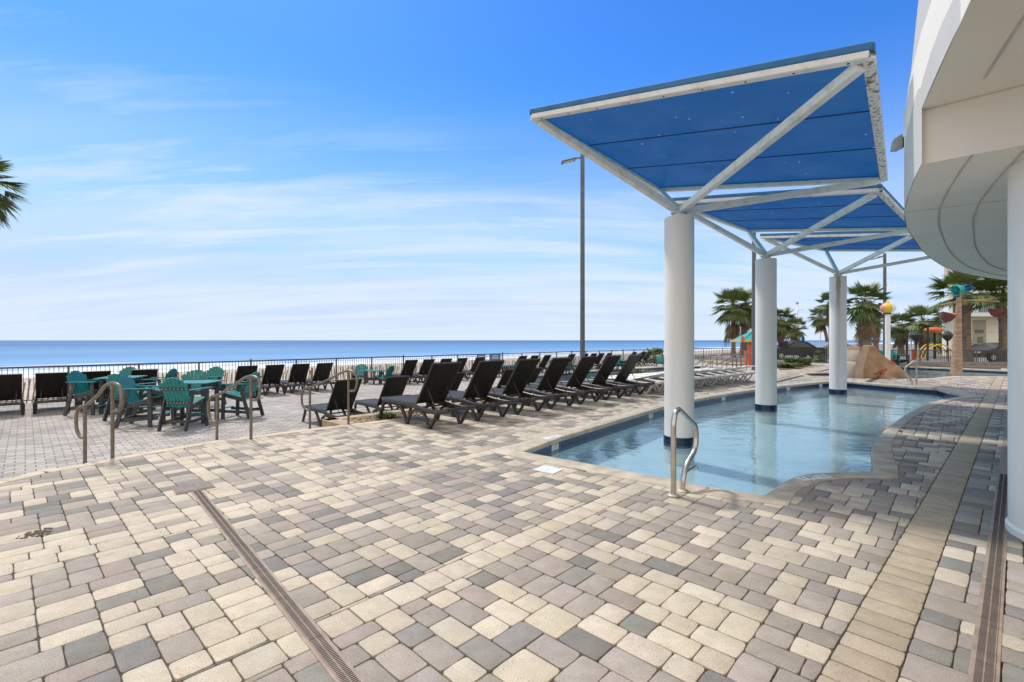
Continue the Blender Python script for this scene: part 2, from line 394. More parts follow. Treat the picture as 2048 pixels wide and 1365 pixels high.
def brick_ground(name, c1, c2, mortar, bw, rh, ang, rough=.85):
    m, nt, b = newmat(name)
    t = nd(nt, 'ShaderNodeTexCoord'); mpn = nd(nt, 'ShaderNodeMapping'); mpn.inputs['Rotation'].default_value = (0, 0, -ang)
    nt.links.new(t.outputs['Object'], mpn.inputs[0])
    br = nd(nt, 'ShaderNodeTexBrick'); br.inputs['Scale'].default_value = 1; br.inputs['Brick Width'].default_value = bw; br.inputs['Row Height'].default_value = rh
    br.inputs['Mortar Size'].default_value = .008; br.inputs['Mortar Smooth'].default_value = .3; br.inputs['Bias'].default_value = 0
    br.inputs['Color1'].default_value = (*c1, 1); br.inputs['Color2'].default_value = (*c2, 1); br.inputs['Mortar'].default_value = (*mortar, 1)
    nt.links.new(mpn.outputs[0], br.inputs['Vector'])
    n = nd(nt, 'ShaderNodeTexNoise'); n.inputs['Scale'].default_value = 1.2; n.inputs['Detail'].default_value = 7; nt.links.new(t.outputs['Object'], n.inputs[0])
    r = nd(nt, 'ShaderNodeMapRange'); r.inputs[1].default_value = .3; r.inputs[2].default_value = .7; r.inputs[3].default_value = .84; r.inputs[4].default_value = 1.08
    nt.links.new(n.outputs[0], r.inputs[0])
    mx = nd(nt, 'ShaderNodeVectorMath', operation='SCALE'); nt.links.new(br.outputs['Color'], mx.inputs[0]); nt.links.new(r.outputs[0], mx.inputs['Scale'])
    nt.links.new(mx.outputs[0], b.inputs['Base Color']); b.inputs['Roughness'].default_value = rough
    bp = nd(nt, 'ShaderNodeBump'); bp.inputs['Strength'].default_value = .6; bp.inputs['Distance'].default_value = .004; bp.invert = True
    nt.links.new(br.outputs['Fac'], bp.inputs['Height']); nt.links.new(bp.outputs[0], b.inputs['Normal'])
    return m
M['lowdeck'] = brick_ground('lower_paving', (.31, .285, .26), (.47, .44, .40), (.12, .112, .10), .235, .155, ANG_A)
M['tile'] = brick_ground('navy_tile', (.008, .022, .075), (.012, .035, .11), (.10, .13, .17), .15, .15, 0, .12)
def tile_mat():
    m, nt, b = newmat('navy_tile_vertical')
    t = nd(nt, 'ShaderNodeUVMap')
    br = nd(nt, 'ShaderNodeTexBrick'); br.offset = 0; br.inputs['Scale'].default_value = 1; br.inputs['Brick Width'].default_value = .075; br.inputs['Row Height'].default_value = .15
    br.inputs['Mortar Size'].default_value = .0025; br.inputs['Color1'].default_value = (.004, .013, .045, 1); br.inputs['Color2'].default_value = (.007, .025, .085, 1); br.inputs['Mortar'].default_value = (.06, .08, .11, 1)
    nt.links.new(t.outputs[0], br.inputs['Vector']); nt.links.new(br.outputs['Color'], b.inputs['Base Color']); b.inputs['Roughness'].default_value = .15
    return m
M['tilev'] = tile_mat()

def water_mat(name, tint, scale, strength, dist, deep=None):
    m, nt, b = newmat(name); nt.nodes.remove(b)
    out = nt.nodes['Material Output']
    t = nd(nt, 'ShaderNodeTexCoord'); mpn = nd(nt, 'ShaderNodeMapping'); mpn.inputs['Rotation'].default_value = (0, 0, R(-20)); mpn.inputs['Scale'].default_value = (1, 1.7, 1)
    nt.links.new(t.outputs['Object'], mpn.inputs[0])
    n = nd(nt, 'ShaderNodeTexNoise'); n.inputs['Scale'].default_value = scale; n.inputs['Detail'].default_value = 3; n.inputs['Roughness'].default_value = .45
    n.inputs['Distortion'].default_value = .6
    nt.links.new(mpn.outputs[0], n.inputs[0])
    bp = nd(nt, 'ShaderNodeBump'); bp.inputs['Strength'].default_value = strength; bp.inputs['Distance'].default_value = dist
    nt.links.new(n.outputs[0], bp.inputs['Height'])
    fr = nd(nt, 'ShaderNodeFresnel'); fr.inputs['IOR'].default_value = 1.62; nt.links.new(bp.outputs[0], fr.inputs['Normal'])
    gl = nd(nt, 'ShaderNodeBsdfGlossy'); gl.inputs['Roughness'].default_value = .015; nt.links.new(bp.outputs[0], gl.inputs['Normal'])
    if deep is None:
        tr = nd(nt, 'ShaderNodeBsdfTransparent'); tr.inputs[0].default_value = (*tint, 1)
        base = tr
        # milky body of the water, lit by the sun like any other surface
        df = nd(nt, 'ShaderNodeBsdfDiffuse'); df.inputs[0].default_value = (.34, .45, .54, 1)
        mb = nd(nt, 'ShaderNodeMixShader'); mb.inputs[0].default_value = .12
        nt.links.new(tr.outputs[0], mb.inputs[1]); nt.links.new(df.outputs[0], mb.inputs[2]); base = mb
    mx = nd(nt, 'ShaderNodeMixShader'); nt.links.new(fr.outputs[0], mx.inputs[0]); nt.links.new(base.outputs[0], mx.inputs[1]); nt.links.new(gl.outputs[0], mx.inputs[2])
    nt.links.new(mx.outputs[0], out.inputs[0])
    return m
M['water'] = water_mat('pool_water', (.86, .95, .97), 2.8, .20, .045)
M['water_teal'] = water_mat('pool_water_teal', (.60, .90, .88), 6, .4, .03)

def sea_mat():
    m, nt, b = newmat('sea_water')
    t = nd(nt, 'ShaderNodeTexCoord')
    sp = nd(nt, 'ShaderNodeSeparateXYZ'); 
    rot = nd(nt, 'ShaderNodeMapping'); rot.inputs['Rotation'].default_value = (0, 0, -ANG_A); nt.links.new(t.outputs['Object'], rot.inputs[0])
    nt.links.new(rot.outputs[0], sp.inputs[0])          # x along the shore, y out to sea
    def mth(op, a, b_=None):
        q = nd(nt, 'ShaderNodeMath', operation=op)
        for i, v in enumerate((a, b_)):
            if v is None: continue
            if isinstance(v, (int, float)): q.inputs[i].default_value = v
            else: nt.links.new(v, q.inputs[i])
        return q.outputs[0]
    sc = nd(nt, 'ShaderNodeMapping'); sc.inputs['Scale'].default_value = (.012, .085, 1); nt.links.new(rot.outputs[0], sc.inputs[0])
    nf = nd(nt, 'ShaderNodeTexNoise'); nf.inputs['Scale'].default_value = 1.6; nf.inputs['Detail'].default_value = 7; nf.inputs['Roughness'].default_value = .62; nf.inputs['Distortion'].default_value = .5
    nt.links.new(sc.outputs[0], nf.inputs[0])
    shore = nd(nt, 'ShaderNodeMapRange'); shore.inputs[1].default_value = 112; shore.inputs[2].default_value = 215; shore.inputs[3].default_value = .24; shore.inputs[4].default_value = -.14
    nt.links.new(sp.outputs[1], shore.inputs[0])
    fo = mth('ADD', nf.outputs[0], shore.outputs[0])
    foam = nd(nt, 'ShaderNodeMapRange'); foam.inputs[1].default_value = .54; foam.inputs[2].default_value = .66
    nt.links.new(fo, foam.inputs[0])
    far = nd(nt, 'ShaderNodeMapRange'); far.inputs[1].default_value = 150; far.inputs[2].default_value = 900
    nt.links.new(sp.outputs[1], far.inputs[0])
    cr_ = nd(nt, 'ShaderNodeMixRGB'); cr_.inputs[1].default_value = (.12, .27, .49, 1); cr_.inputs[2].default_value = (.045, .14, .33, 1); nt.links.new(far.outputs[0], cr_.inputs[0])
    sc2 = nd(nt, 'ShaderNodeMapping'); sc2.inputs['Scale'].default_value = (.0015, .010, 1); nt.links.new(rot.outputs[0], sc2.inputs[0])
    nb = nd(nt, 'ShaderNodeTexNoise'); nb.inputs['Scale'].default_value = 1.3; nb.inputs['Detail'].default_value = 6; nt.links.new(sc2.outputs[0], nb.inputs[0])
    bandr = nd(nt, 'ShaderNodeMapRange'); bandr.inputs[1].default_value = .35; bandr.inputs[2].default_value = .65; bandr.inputs[3].default_value = .85; bandr.inputs[4].default_value = 1.15
    nt.links.new(nb.outputs[0], bandr.inputs[0])
    vs_ = nd(nt, 'ShaderNodeVectorMath', operation='SCALE'); nt.links.new(cr_.outputs[0], vs_.inputs[0]); nt.links.new(bandr.outputs[0], vs_.inputs['Scale'])
    mixf = nd(nt, 'ShaderNodeMixRGB'); mixf.inputs[2].default_value = (.78, .80, .80, 1); nt.links.new(foam.outputs[0], mixf.inputs[0]); nt.links.new(vs_.outputs[0], mixf.inputs[1])
    nt.links.new(mixf.outputs[0], b.inputs['Base Color']); b.inputs['Roughness'].default_value = .45; b.inputs['IOR'].default_value = 1.33; b.inputs['Specular IOR Level'].default_value = .35
    w = nd(nt, 'ShaderNodeTexNoise'); w.inputs['Scale'].default_value = .5; w.inputs['Detail'].default_value = 5; nt.links.new(rot.outputs[0], w.inputs[0])
    bp = nd(nt, 'ShaderNodeBump'); bp.inputs['Strength'].default_value = .8; bp.inputs['Distance'].default_value = .6; nt.links.new(w.outputs[0], bp.inputs['Height']); nt.links.new(bp.outputs[0], b.inputs['Normal'])
    return m
M['sea'] = sea_mat()

def fabric_mat():
    m, nt, b = newmat('shade_fabric'); nt.nodes.remove(b); out = nt.nodes['Material Output']
    t = nd(nt, 'ShaderNodeTexCoord')
    n = nd(nt, 'ShaderNodeTexNoise'); n.inputs['Scale'].default_value = 2; n.inputs['Detail'].default_value = 6; nt.links.new(t.outputs['Object'], n.inputs[0])
    wv = nd(nt, 'ShaderNodeMapping'); wv.inputs['Scale'].default_value = (60, 1.5, 1); nt.links.new(t.outputs['Object'], wv.inputs[0])
    nw = nd(nt, 'ShaderNodeTexNoise'); nw.inputs['Scale'].default_value = 2; nw.inputs['Detail'].default_value = 3; nt.links.new(wv.outputs[0], nw.inputs[0])
    r = nd(nt, 'ShaderNodeValToRGB'); r.color_ramp.elements[0].position = .3; r.color_ramp.elements[1].position = .7
    r.color_ramp.elements[0].color = (.001, .062, .19, 1); r.color_ramp.elements[1].color = (.002, .08, .225, 1)
    nt.links.new(n.outputs[0], r.inputs[0])
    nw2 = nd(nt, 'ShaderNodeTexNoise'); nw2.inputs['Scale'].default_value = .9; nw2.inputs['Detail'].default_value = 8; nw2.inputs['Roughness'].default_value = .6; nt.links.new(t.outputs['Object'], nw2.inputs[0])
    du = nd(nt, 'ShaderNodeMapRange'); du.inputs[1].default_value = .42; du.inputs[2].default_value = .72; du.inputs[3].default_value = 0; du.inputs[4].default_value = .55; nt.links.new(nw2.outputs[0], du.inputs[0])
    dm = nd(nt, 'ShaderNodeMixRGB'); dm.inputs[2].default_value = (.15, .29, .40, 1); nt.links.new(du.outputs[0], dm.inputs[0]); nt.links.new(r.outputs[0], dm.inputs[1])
    df = nd(nt, 'ShaderNodeBsdfDiffuse'); nt.links.new(dm.outputs[0], df.inputs[0])
    tl = nd(nt, 'ShaderNodeBsdfTranslucent'); nt.links.new(r.outputs[0], tl.inputs[0])
    gl = nd(nt, 'ShaderNodeBsdfGlossy'); gl.inputs['Roughness'].default_value = .42; gl.inputs[0].default_value = (.9, .9, .9, 1)
    bp = nd(nt, 'ShaderNodeBump'); bp.inputs['Strength'].default_value = .25; bp.inputs['Distance'].default_value = .01; nt.links.new(nw.outputs[0], bp.inputs['Height']); nt.links.new(bp.outputs[0], gl.inputs['Normal'])
    m1 = nd(nt, 'ShaderNodeMixShader'); m1.inputs[0].default_value = .42; nt.links.new(df.outputs[0], m1.inputs[1]); nt.links.new(tl.outputs[0], m1.inputs[2])
    rf = nd(nt, 'ShaderNodeBsdfRefraction'); rf.inputs['Roughness'].default_value = .52; rf.inputs['IOR'].default_value = 1.22; rf.inputs[0].default_value = (.16, .53, .72, 1)
    m0 = nd(nt, 'ShaderNodeMixShader'); m0.inputs[0].default_value = .20; nt.links.new(m1.outputs[0], m0.inputs[1]); nt.links.new(rf.outputs[0], m0.inputs[2])
    m2 = nd(nt, 'ShaderNodeMixShader'); m2.inputs[0].default_value = .06; nt.links.new(m0.outputs[0], m2.inputs[1]); nt.links.new(gl.outputs[0], m2.inputs[2])
    vo = nd(nt, 'ShaderNodeTexVoronoi'); vo.inputs['Scale'].default_value = 6.5; nt.links.new(t.outputs['Object'], vo.inputs['Vector'])
    thr = nd(nt, 'ShaderNodeMath', operation='MULTIPLY'); sc3 = nd(nt, 'ShaderNodeSeparateColor'); nt.links.new(vo.outputs['Color'], sc3.inputs[0])
    nt.links.new(sc3.outputs[0], thr.inputs[0]); thr.inputs[1].default_value = .11
    lt = nd(nt, 'ShaderNodeMath', operation='LESS_THAN'); nt.links.new(vo.outputs['Distance'], lt.inputs[0]); nt.links.new(thr.outputs[0], lt.inputs[1])
    g2 = nd(nt, 'ShaderNodeMath', operation='GREATER_THAN'); nt.links.new(sc3.outputs[1], g2.inputs[0]); g2.inputs[1].default_value = .45
    an = nd(nt, 'ShaderNodeMath', operation='MULTIPLY'); nt.links.new(lt.outputs[0], an.inputs[0]); nt.links.new(g2.outputs[0], an.inputs[1])
    tp = nd(nt, 'ShaderNodeBsdfTransparent')
    m3 = nd(nt, 'ShaderNodeMixShader'); nt.links.new(an.outputs[0], m3.inputs[0]); nt.links.new(m2.outputs[0], m3.inputs[1]); nt.links.new(tp.outputs[0], m3.inputs[2])
    nt.links.new(m3.outputs[0], out.inputs[0]); return m
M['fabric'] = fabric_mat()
M['seam'] = mottled('fabric_seam', (.004, .03, .09), (.006, .04, .11), 4, .7)

def rust_column_mat():
    m = M['column'].copy(); m.name = 'column_paint_rust'; nt = m.node_tree; b = nt.nodes['Principled BSDF']
    src = b.inputs['Base Color'].links[0].from_socket
    t = nd(nt, 'ShaderNodeTexCoord'); sp = nd(nt, 'ShaderNodeSeparateXYZ'); nt.links.new(t.outputs['Object'], sp.inputs[0])
    def mr(s, a, b_, c=0., d=1.):
        r = nd(nt, 'ShaderNodeMapRange'); r.interpolation_type = 'SMOOTHSTEP'; r.inputs[1].default_value = a; r.inputs[2].default_value = b_; r.inputs[3].default_value = c; r.inputs[4].default_value = d
        nt.links.new(s, r.inputs[0]); return r.outputs[0]
    n = nd(nt, 'ShaderNodeTexNoise'); n.inputs['Scale'].default_value = 7; n.inputs['Detail'].default_value = 6; nt.links.new(t.outputs['Object'], n.inputs[0])
    ad = nd(nt, 'ShaderNodeMath', operation='MULTIPLY_ADD'); nt.links.new(n.outputs[0], ad.inputs[0]); ad.inputs[1].default_value = .08; nt.links.new(sp.outputs[0], ad.inputs[2])
    a = mr(ad.outputs[0], -.03, .02); c = mr(ad.outputs[0], .08, .13, 1, 0)
    z = mr(sp.outputs[2], 1.9, 3.3, .22, .95)
    yy = mr(sp.outputs[1], -.05, .0, 1, 0)
    cur = a
    for s in (c, z, yy):
        q = nd(nt, 'ShaderNodeMath', operation='MULTIPLY'); nt.links.new(cur, q.inputs[0]); nt.links.new(s, q.inputs[1]); cur = q.outputs[0]
    mx = nd(nt, 'ShaderNodeMixRGB'); mx.inputs[2].default_value = (.36, .25, .11, 1); nt.links.new(cur, mx.inputs[0]); nt.links.new(src, mx.inputs[1]); nt.links.new(mx.outputs[0], b.inputs['Base Color'])
    return m
M['column_rust'] = rust_column_mat()

def text_mesh(s, size, mtx, mat, name, parent=None, ext=.0015):
    cu = bpy.data.curves.new('t', 'FONT'); cu.body = s; cu.size = size; cu.align_x = 'CENTER'; cu.align_y = 'CENTER'; cu.extrude = ext
    o = bpy.data.objects.new('t', cu); col.objects.link(o); bpy.context.view_layer.update()
    me = bpy.data.meshes.new_from_object(o.evaluated_get(bpy.context.evaluated_depsgraph_get()))
    bpy.data.objects.remove(o); me.name = name; me.transform(mtx); me.materials.clear(); me.materials.append(mat)
    r = bpy.data.objects.new(name, me); col.objects.link(r)
    if parent: r.parent = parent
    return r
def basis(x, y, z, t):
    m = Matrix((x, y, z)).transposed().to_4x4(); m.translation = t; return m

# ------------------------------------------------------------------ ground outlines
def V2(p): return (p.x, p.y)
pool_pairs = []   # (inner, outer or None)
def pp(i, o=None, zi=0.0): pool_pairs.append((P(i[0], i[1], zi), P(o[0], o[1], 0) if o else None))
pp((1046, 904))
pp((1200, 932)); pp((1325, 956)); pp((1450, 979))
pp((1527, 991), (1577, 1013)); pp((1571, 963), (1592, 987)); pp((1589, 954), (1608, 976)); pp((1620, 948), (1633, 966)); pp((1652, 946), (1659, 960.5)); pp((1700, 945), (1700, 957))
pp((1737, 945), (1745, 957)); pp((1747, 941), (1798, 958)); pp((1742, 920), (1796, 932)); pp((1741, 906), (1787, 915)); pp((1742, 895), (1784, 898)); pp((1749, 885), (1787, 881))
pp((1770, 858), (1800, 859)); pp((1808, 831), (1829, 834)); pp((1848, 810), (1876, 810)); pp((1883, 799), (1914, 799)); pp((1923, 794), (1959, 795))
pp((1915, 793), (1950, 789), -.07); pp((1893, 788), (1915, 781), -.07)
pp((1874, 781.8), (1893, 776), -.07); pp((1768, 773.6), None, -.07); pp((1695, 767.3), None, -.07); pp((1655, 767.5), None, -.07); pp((1600, 773), None, -.07); pp((1556, 778), None, -.07)
pp((1480, 789), None, -.07); pp((1390, 805), None, -.07); pp((1325, 821), None, -.07); pp((1225, 852), None, -.07); pp((1124, 884), None, -.07)
def make_ring(pairs, w=.30):
    inn = [Vector((p.x, p.y, 0)) for p, _ in pairs]; n = len(inn)
    area = sum(inn[i].x * inn[(i + 1) % n].y - inn[(i + 1) % n].x * inn[i].y for i in range(n)); sg = 1 if area > 0 else -1
    out = []
    for i, (p, o) in enumerate(pairs):
        if o is not None: out.append(Vector((o.x, o.y, 0))); continue
        a = inn[i - 1]; b = inn[i]; c = inn[(i + 1) % n]
        n1 = Vector(((b - a).y, -(b - a).x, 0)).normalized() * sg; n2 = Vector(((c - b).y, -(c - b).x, 0)).normalized() * sg
        m = (n1 + n2).normalized(); out.append(b + m * (w / max(.45, m.dot(n1))))
    return inn, out
def subdiv(inn, out, step=.25):
    a = []; b = []; n = len(inn)
    for i in range(n):
        j = (i + 1) % n; k = max(1, int((inn[j] - inn[i]).length / step))
        for t in range(k): a.append(inn[i].lerp(inn[j], t / k)); b.append(out[i].lerp(out[j], t / k))
    return a, b
def pip(x, y, poly):
    c = False; n = len(poly); j = n - 1
    for i in range(n):
        xi, yi = poly[i]; xj, yj = poly[j]
        if (yi > y) != (yj > y) and x < (xj - xi) * (y - yi) / (yj - yi) + xi: c = not c
        j = i
    return c
pin, pout = make_ring(pool_pairs)
POOL_IN = [V2(p) for p in pin]; POOL_OUT = [V2(p) for p in pout]

# kids' pool further back
kp = [P(1795, 759), P(1860, 757), P(1905, 752.6), P(2013, 753.5), P(2090, 754), P(2090, 745), P(2013, 741.5), P(1920, 737.5), P(1860, 735), P(1797, 733), P(1765, 737)]
kin, kout = make_ring([(p, None) for p in kp], .28)
KID_IN = [V2(p) for p in kin]; KID_OUT = [V2(p) for p in kout]
# small basin left of the slide
sb = [P(1606, 749.5), P(1625, 752.5), P(1700, 753), P(1700, 744), P(1652, 745), P(1620, 746)]
sin_, sout = make_ring([(p, None) for p in sb], .22)
SB_IN = [V2(p) for p in sin_]; SB_OUT = [V2(p) for p in sout]

# edge of the upper terrace (kerb outer line)
edge = [Vector((-6.6, -3, 0)), Vector((-6.35, 1, 0)), Vector((-6.0, 3.4, 0)), P(0, 962), P(80, 943.5), P(166, 929), P(280, 907.5), P(400, 887), P(600, 861), P(780, 840)]
e0 = edge[-1]
for k in (3, 7, 12, 18, 24): edge.append(e0 + DA * k)
edge += [Vector((17.2, 31.2, 0))]
UPPER = [V2(p) for p in edge] + [(40, 31.2), (60, 31.2), (60, -3)]

# ------------------------------------------------------------------ pavers
def clip(poly, nx, ny, d):          # keep nx*x+ny*y<=d
    out = []; n = len(poly)
    for i in range(n):
        a = poly[i]; b = poly[(i + 1) % n]; da = nx * a[0] + ny * a[1] - d; db = nx * b[0] + ny * b[1] - d
        if da <= 0: out.append(a)
        if (da < 0) != (db < 0) and abs(da - db) > 1e-9:
            t = da / (da - db); out.append((a[0] + (b[0] - a[0]) * t, a[1] + (b[1] - a[1]) * t))
    return out
def parea(p): return abs(sum(p[i][0] * p[(i + 1) % len(p)][1] - p[(i + 1) % len(p)][0] * p[i][1] for i in range(len(p)))) / 2
class Pav:
    def __init__(s): s.v = []; s.f = []; s.c = []
    def add(s, poly, colr, gap=.0019, rc=.016):
        # shrink toward joints, round the corners, bevel
        n = len(poly)
        A = sum(poly[i][0] * poly[(i + 1) % n][1] - poly[(i + 1) % n][0] * poly[i][1] for i in range(n))
        if A < 0: poly = poly[::-1]
        cx = sum(p[0] for p in poly) / n; cy = sum(p[1] for p in poly) / n; dist = math.hypot(cx, cy)
        def inset(pl, g):
            m = len(pl); o = []
            for i in range(m):
                a = pl[i - 1]; b = pl[i]; c = pl[(i + 1) % m]
                d1 = (b[0] - a[0], b[1] - a[1]); l1 = math.hypot(*d1) or 1e-6; d2 = (c[0] - b[0], c[1] - b[1]); l2 = math.hypot(*d2) or 1e-6
                n1 = (-d1[1] / l1, d1[0] / l1); n2 = (-d2[1] / l2, d2[0] / l2)
                mx, my = n1[0] + n2[0], n1[1] + n2[1]; q = mx * mx + my * my
                if q < .25: q = .25
                k = 2 * g / q; o.append((b[0] + mx * k, b[1] + my * k))
            return o
        p = inset(poly, gap)
        if parea(p) < .0006: return
        near = dist < 9
        q = []
        m = len(p)
        for i in range(m):
            a = p[i - 1]; b = p[i]; c = p[(i + 1) % m]
            l1 = math.hypot(a[0] - b[0], a[1] - b[1]); l2 = math.hypot(c[0] - b[0], c[1] - b[1])
            if l1 < 1e-5 or l2 < 1e-5: continue
            r = min(rc * random.uniform(.7, 1.5), l1 * .3, l2 * .3)
            a1 = (b[0] + (a[0] - b[0]) / l1 * r, b[1] + (a[1] - b[1]) / l1 * r); c1 = (b[0] + (c[0] - b[0]) / l2 * r, b[1] + (c[1] - b[1]) / l2 * r)
            q.append(a1)
            if near: q.append(((a1[0] + c1[0]) / 2 * .55 + b[0] * .45, (a1[1] + c1[1]) / 2 * .55 + b[1] * .45))
            q.append(c1)
            if near and l2 > .1:
                t = random.uniform(.35, .65); w = random.uniform(-.0036, .0012)
                ex = c[0] - b[0]; ey = c[1] - b[1]
                q.append((b[0] + ex * t + ey / l2 * -w, b[1] + ey * t + ex / l2 * w))
        if len(q) < 3: return
        h0 = random.uniform(-.0012, .0012); tx = random.uniform(-.006, .006); ty = random.uniform(-.006, .006)
        def z(pt): return h0 + tx * (pt[0] - cx) + ty * (pt[1] - cy)
        o = len(s.v); m = len(q)
        if dist < 16:
            r2 = inset(q, .0028); r3 = inset(q, .0085)
            s.v += [(a[0], a[1], -.016) for a in q] + [(a[0], a[1], z(a) - .0028) for a in r2] + [(a[0], a[1], z(a)) for a in r3]
            for k in (0, 1):
                for i in range(m):
                    j = (i + 1) % m; s.f.append((o + k * m + i, o + k * m + j, o + (k + 1) * m + j, o + (k + 1) * m + i))
            s.f.append(tuple(o + 2 * m + i for i in range(m))); k = 2 * m + 1
        else:
            r2 = inset(q, .005)
            s.v += [(a[0], a[1], -.010) for a in q] + [(a[0], a[1], z(a)) for a in r2]
            for i in range(m):
                j = (i + 1) % m; s.f.append((o + i, o + j, o + m + j, o + m + i))
            s.f.append(tuple(o + m + i for i in range(m))); k = m + 1
        s.c += [colr] * k
    def build(s, name, mat):
        me = bpy.data.meshes.new(name); me.from_pydata(s.v, [], s.f); me.update(); me.materials.append(mat)
        at = me.attributes.new('Col', 'FLOAT_COLOR', 'FACE')
        flat = []
        for c in s.c: flat += [c[0], c[1], c[2], 1.0]
        at.data.foreach_set('color', flat)
        me.polygons.foreach_set('use_smooth', [True] * len(me.polygons)); me.set_sharp_from_angle(angle=R(50))
        o = bpy.data.objects.new(name, me); col.objects.link(o); return o

CREAM = [(.55, .48, .375), (.585, .515, .41), (.52, .46, .365), (.56, .495, .39)]
MAUVE = [(.36, .31, .268), (.395, .343, .298), (.335, .295, .255), (.365, .325, .28)]
DARK = [(.225, .215, .19), (.25, .24, .215), (.27, .255, .23)]
def jit(c, a=.07):
    k = 1 + random.uniform(-a, a); return (c[0] * k, c[1] * k * random.uniform(.985, 1.015), c[2] * k * random.uniform(.97, 1.03))
def pick(x, y, pc=.42, pd=.15):
    r = random.random()
    if r < pc: return jit(random.choice(CREAM))
    if r < pc + pd: return jit(random.choice(DARK))
    return jit(random.choice(MAUVE))

def tiling(nu, nv):                 # random perfect tiling, pieces 2x2, 2x3, 3x2, 3x3 in modules
    occ = [0] * nu; out = []        # occ = next free row of each column (in modules)
    row = 0
    while row < nv:
        i = 0
        while i < nu:
            if occ[i] > row: i += 1; continue
            j = i
            while j < nu and occ[j] <= row: j += 1
            run = j - i
            parts = []
            while run > 0:
                if run == 1: parts.append(1); run = 0
                elif run in (2, 3): parts.append(run); run = 0
                elif run == 4: parts += [2, 2]; run = 0
                else:
                    w = random.choice((2, 3)); parts.append(w); run -= w
            random.shuffle(parts)
            k = i
            for w in parts:
                if w == 3: h = 2 if random.random() < .86 else 3
                else: h = 3 if random.random() < .60 else 2
                out.append((k, row, w, h))
                for t in range(w): occ[k + t] = row + h
                k += w
            i = j
        row += 1
    return out

pav = Pav(); MOD = .0785
L1a, L1b = P(419, 1033), P(998, 895); L2a, L2b = P(750, 1192), P(1274, 963)
def halfplane(a, b):                # left of a->b is kept when used as (n,d): returns n,d with n.p<=d on the LEFT side
    d = (b - a); n = Vector((d.y, -d.x, 0)).normalized(); return n.x, n.y, n.x * a.x + n.y * a.y
BA, BDIR = P(1628, 1365), Vector((.732, .681, 0)); BN = Vector((.681, -.732, 0))     # light band, its direction and right-hand normal
band0 = BA.dot(BN); band1 = band0 + .245
def inside_any(poly2):
    for q in poly2:
        if pip(q[0], q[1], POOL_IN) or pip(q[0], q[1], KID_IN) or pip(q[0], q[1], SB_IN): return True
    c = (sum(q[0] for q in poly2) / len(poly2), sum(q[1] for q in poly2) / len(poly2))
    return pip(c[0], c[1], POOL_OUT) and all(pip(q[0], q[1], POOL_OUT) for q in poly2)
def visible(c):
    return c[1] > .2 and abs(c[0]) < 1.25 * c[1] + 2.6
planter_u0 = toUV(P(690, 849))[0]
def field(origin, da, db, nu, nv, halfs, pc, pd, mod=MOD, region=None, colf=None):
    for (i, j, w, h) in tiling(nu, nv):
        pts = []
        for (a, b) in ((0, 0), (w, 0), (w, h), (0, h)):
            p = origin + da * ((i + a) * mod) + db * ((j + b) * mod); pts.append((p.x, p.y))
        c = ((pts[0][0] + pts[2][0]) / 2, (pts[0][1] + pts[2][1]) / 2)
        if not visible(c) or c[1] > 31: continue
        if not pip(c[0], c[1], UPPER): continue
        for hp in halfs:
            pts = clip(pts, *hp)
            if len(pts) < 3: break
        if len(pts) < 3 or parea(pts) < .0012 or inside_any(pts): continue
        pav.add(pts, colf(c) if colf else pick(c[0], c[1], pc, pd))
lineU = lambda a: a
n1x, n1y, d1 = halfplane(L1a, L1b)      # left of line 1 (sea side): n.p<=d1
n2x, n2y, d2 = halfplane(L2a, L2b)
dl1 = (L1b - L1a).normalized(); dl2 = (L2b - L2a).normalized()
nl1 = Vector((n1x, n1y, 0)); nl2 = Vector((n2x, n2y, 0))
rowd = .20
BH = (BN.x, BN.y, band0)
# A: sea side of line 1
o = L1a - dl1 * 8 - nl1 * 9.2
field(L1a - dl1 * 9, dl1, -nl1, 640, 125, [(n1x, n1y, d1), BH], .50, .13, region=None)
# row beneath line 1, field B between the two lines, row beneath line 2, field C up to the band
field(L1a - dl1 * 9, dl1, nl1, 520, 52, [(-n1x, -n1y, -(d1 + rowd)), (n2x, n2y, d2), BH], .44, .13)
field(L2a - dl2 * 9, dl2, nl2, 460, 110, [(-n2x, -n2y, -(d2 + rowd)), BH], .34, .12)
def row(a, dr, nr, off, wid, length, s0, s1, halfs, colf):
    s = s0
    while s < s1:
        L = length * random.uniform(.93, 1.07)
        p = [a + dr * s + nr * off, a + dr * (s + L) + nr * off, a + dr * (s + L) + nr * (off + wid), a + dr * s + nr * (off + wid)]
        pts = [(q.x, q.y) for q in p]; c = ((pts[0][0] + pts[2][0]) / 2, (pts[0][1] + pts[2][1]) / 2)
        s += L
        if not visible(c) or c[1] > 31 or not pip(c[0], c[1], UPPER): continue
        for hp in halfs:
            pts = clip(pts, *hp)
            if len(pts) < 3: break
        if len(pts) < 3 or parea(pts) < .001 or inside_any(pts): continue
        pav.add(pts, colf(c))
cream = lambda c: jit(random.choice(CREAM), .06)
row(L1a, dl1, nl1, 0, rowd, .20, -9, 9, [(n2x, n2y, d2), BH], cream)
row(L2a, dl2, nl2, 0, rowd, .20, -9, 4, [BH], cream)
TAN = [(.44, .365, .265), (.47, .39, .29), (.41, .345, .255)]
row(BA, BDIR, BN, 0, .245, .155, -1, 34, [], lambda c: jit(random.choice(TAN), .05))
# right of the band
def colR(c): return pick(c[0], c[1], .30, .32)
b1 = BA + BN * .245 - BDIR * 1.0
field(b1, BDIR, BN, 440, 60, [], .30, .34, colf=colR)
paving = struct(pav.build('upper_terrace_paving', M['paver']))
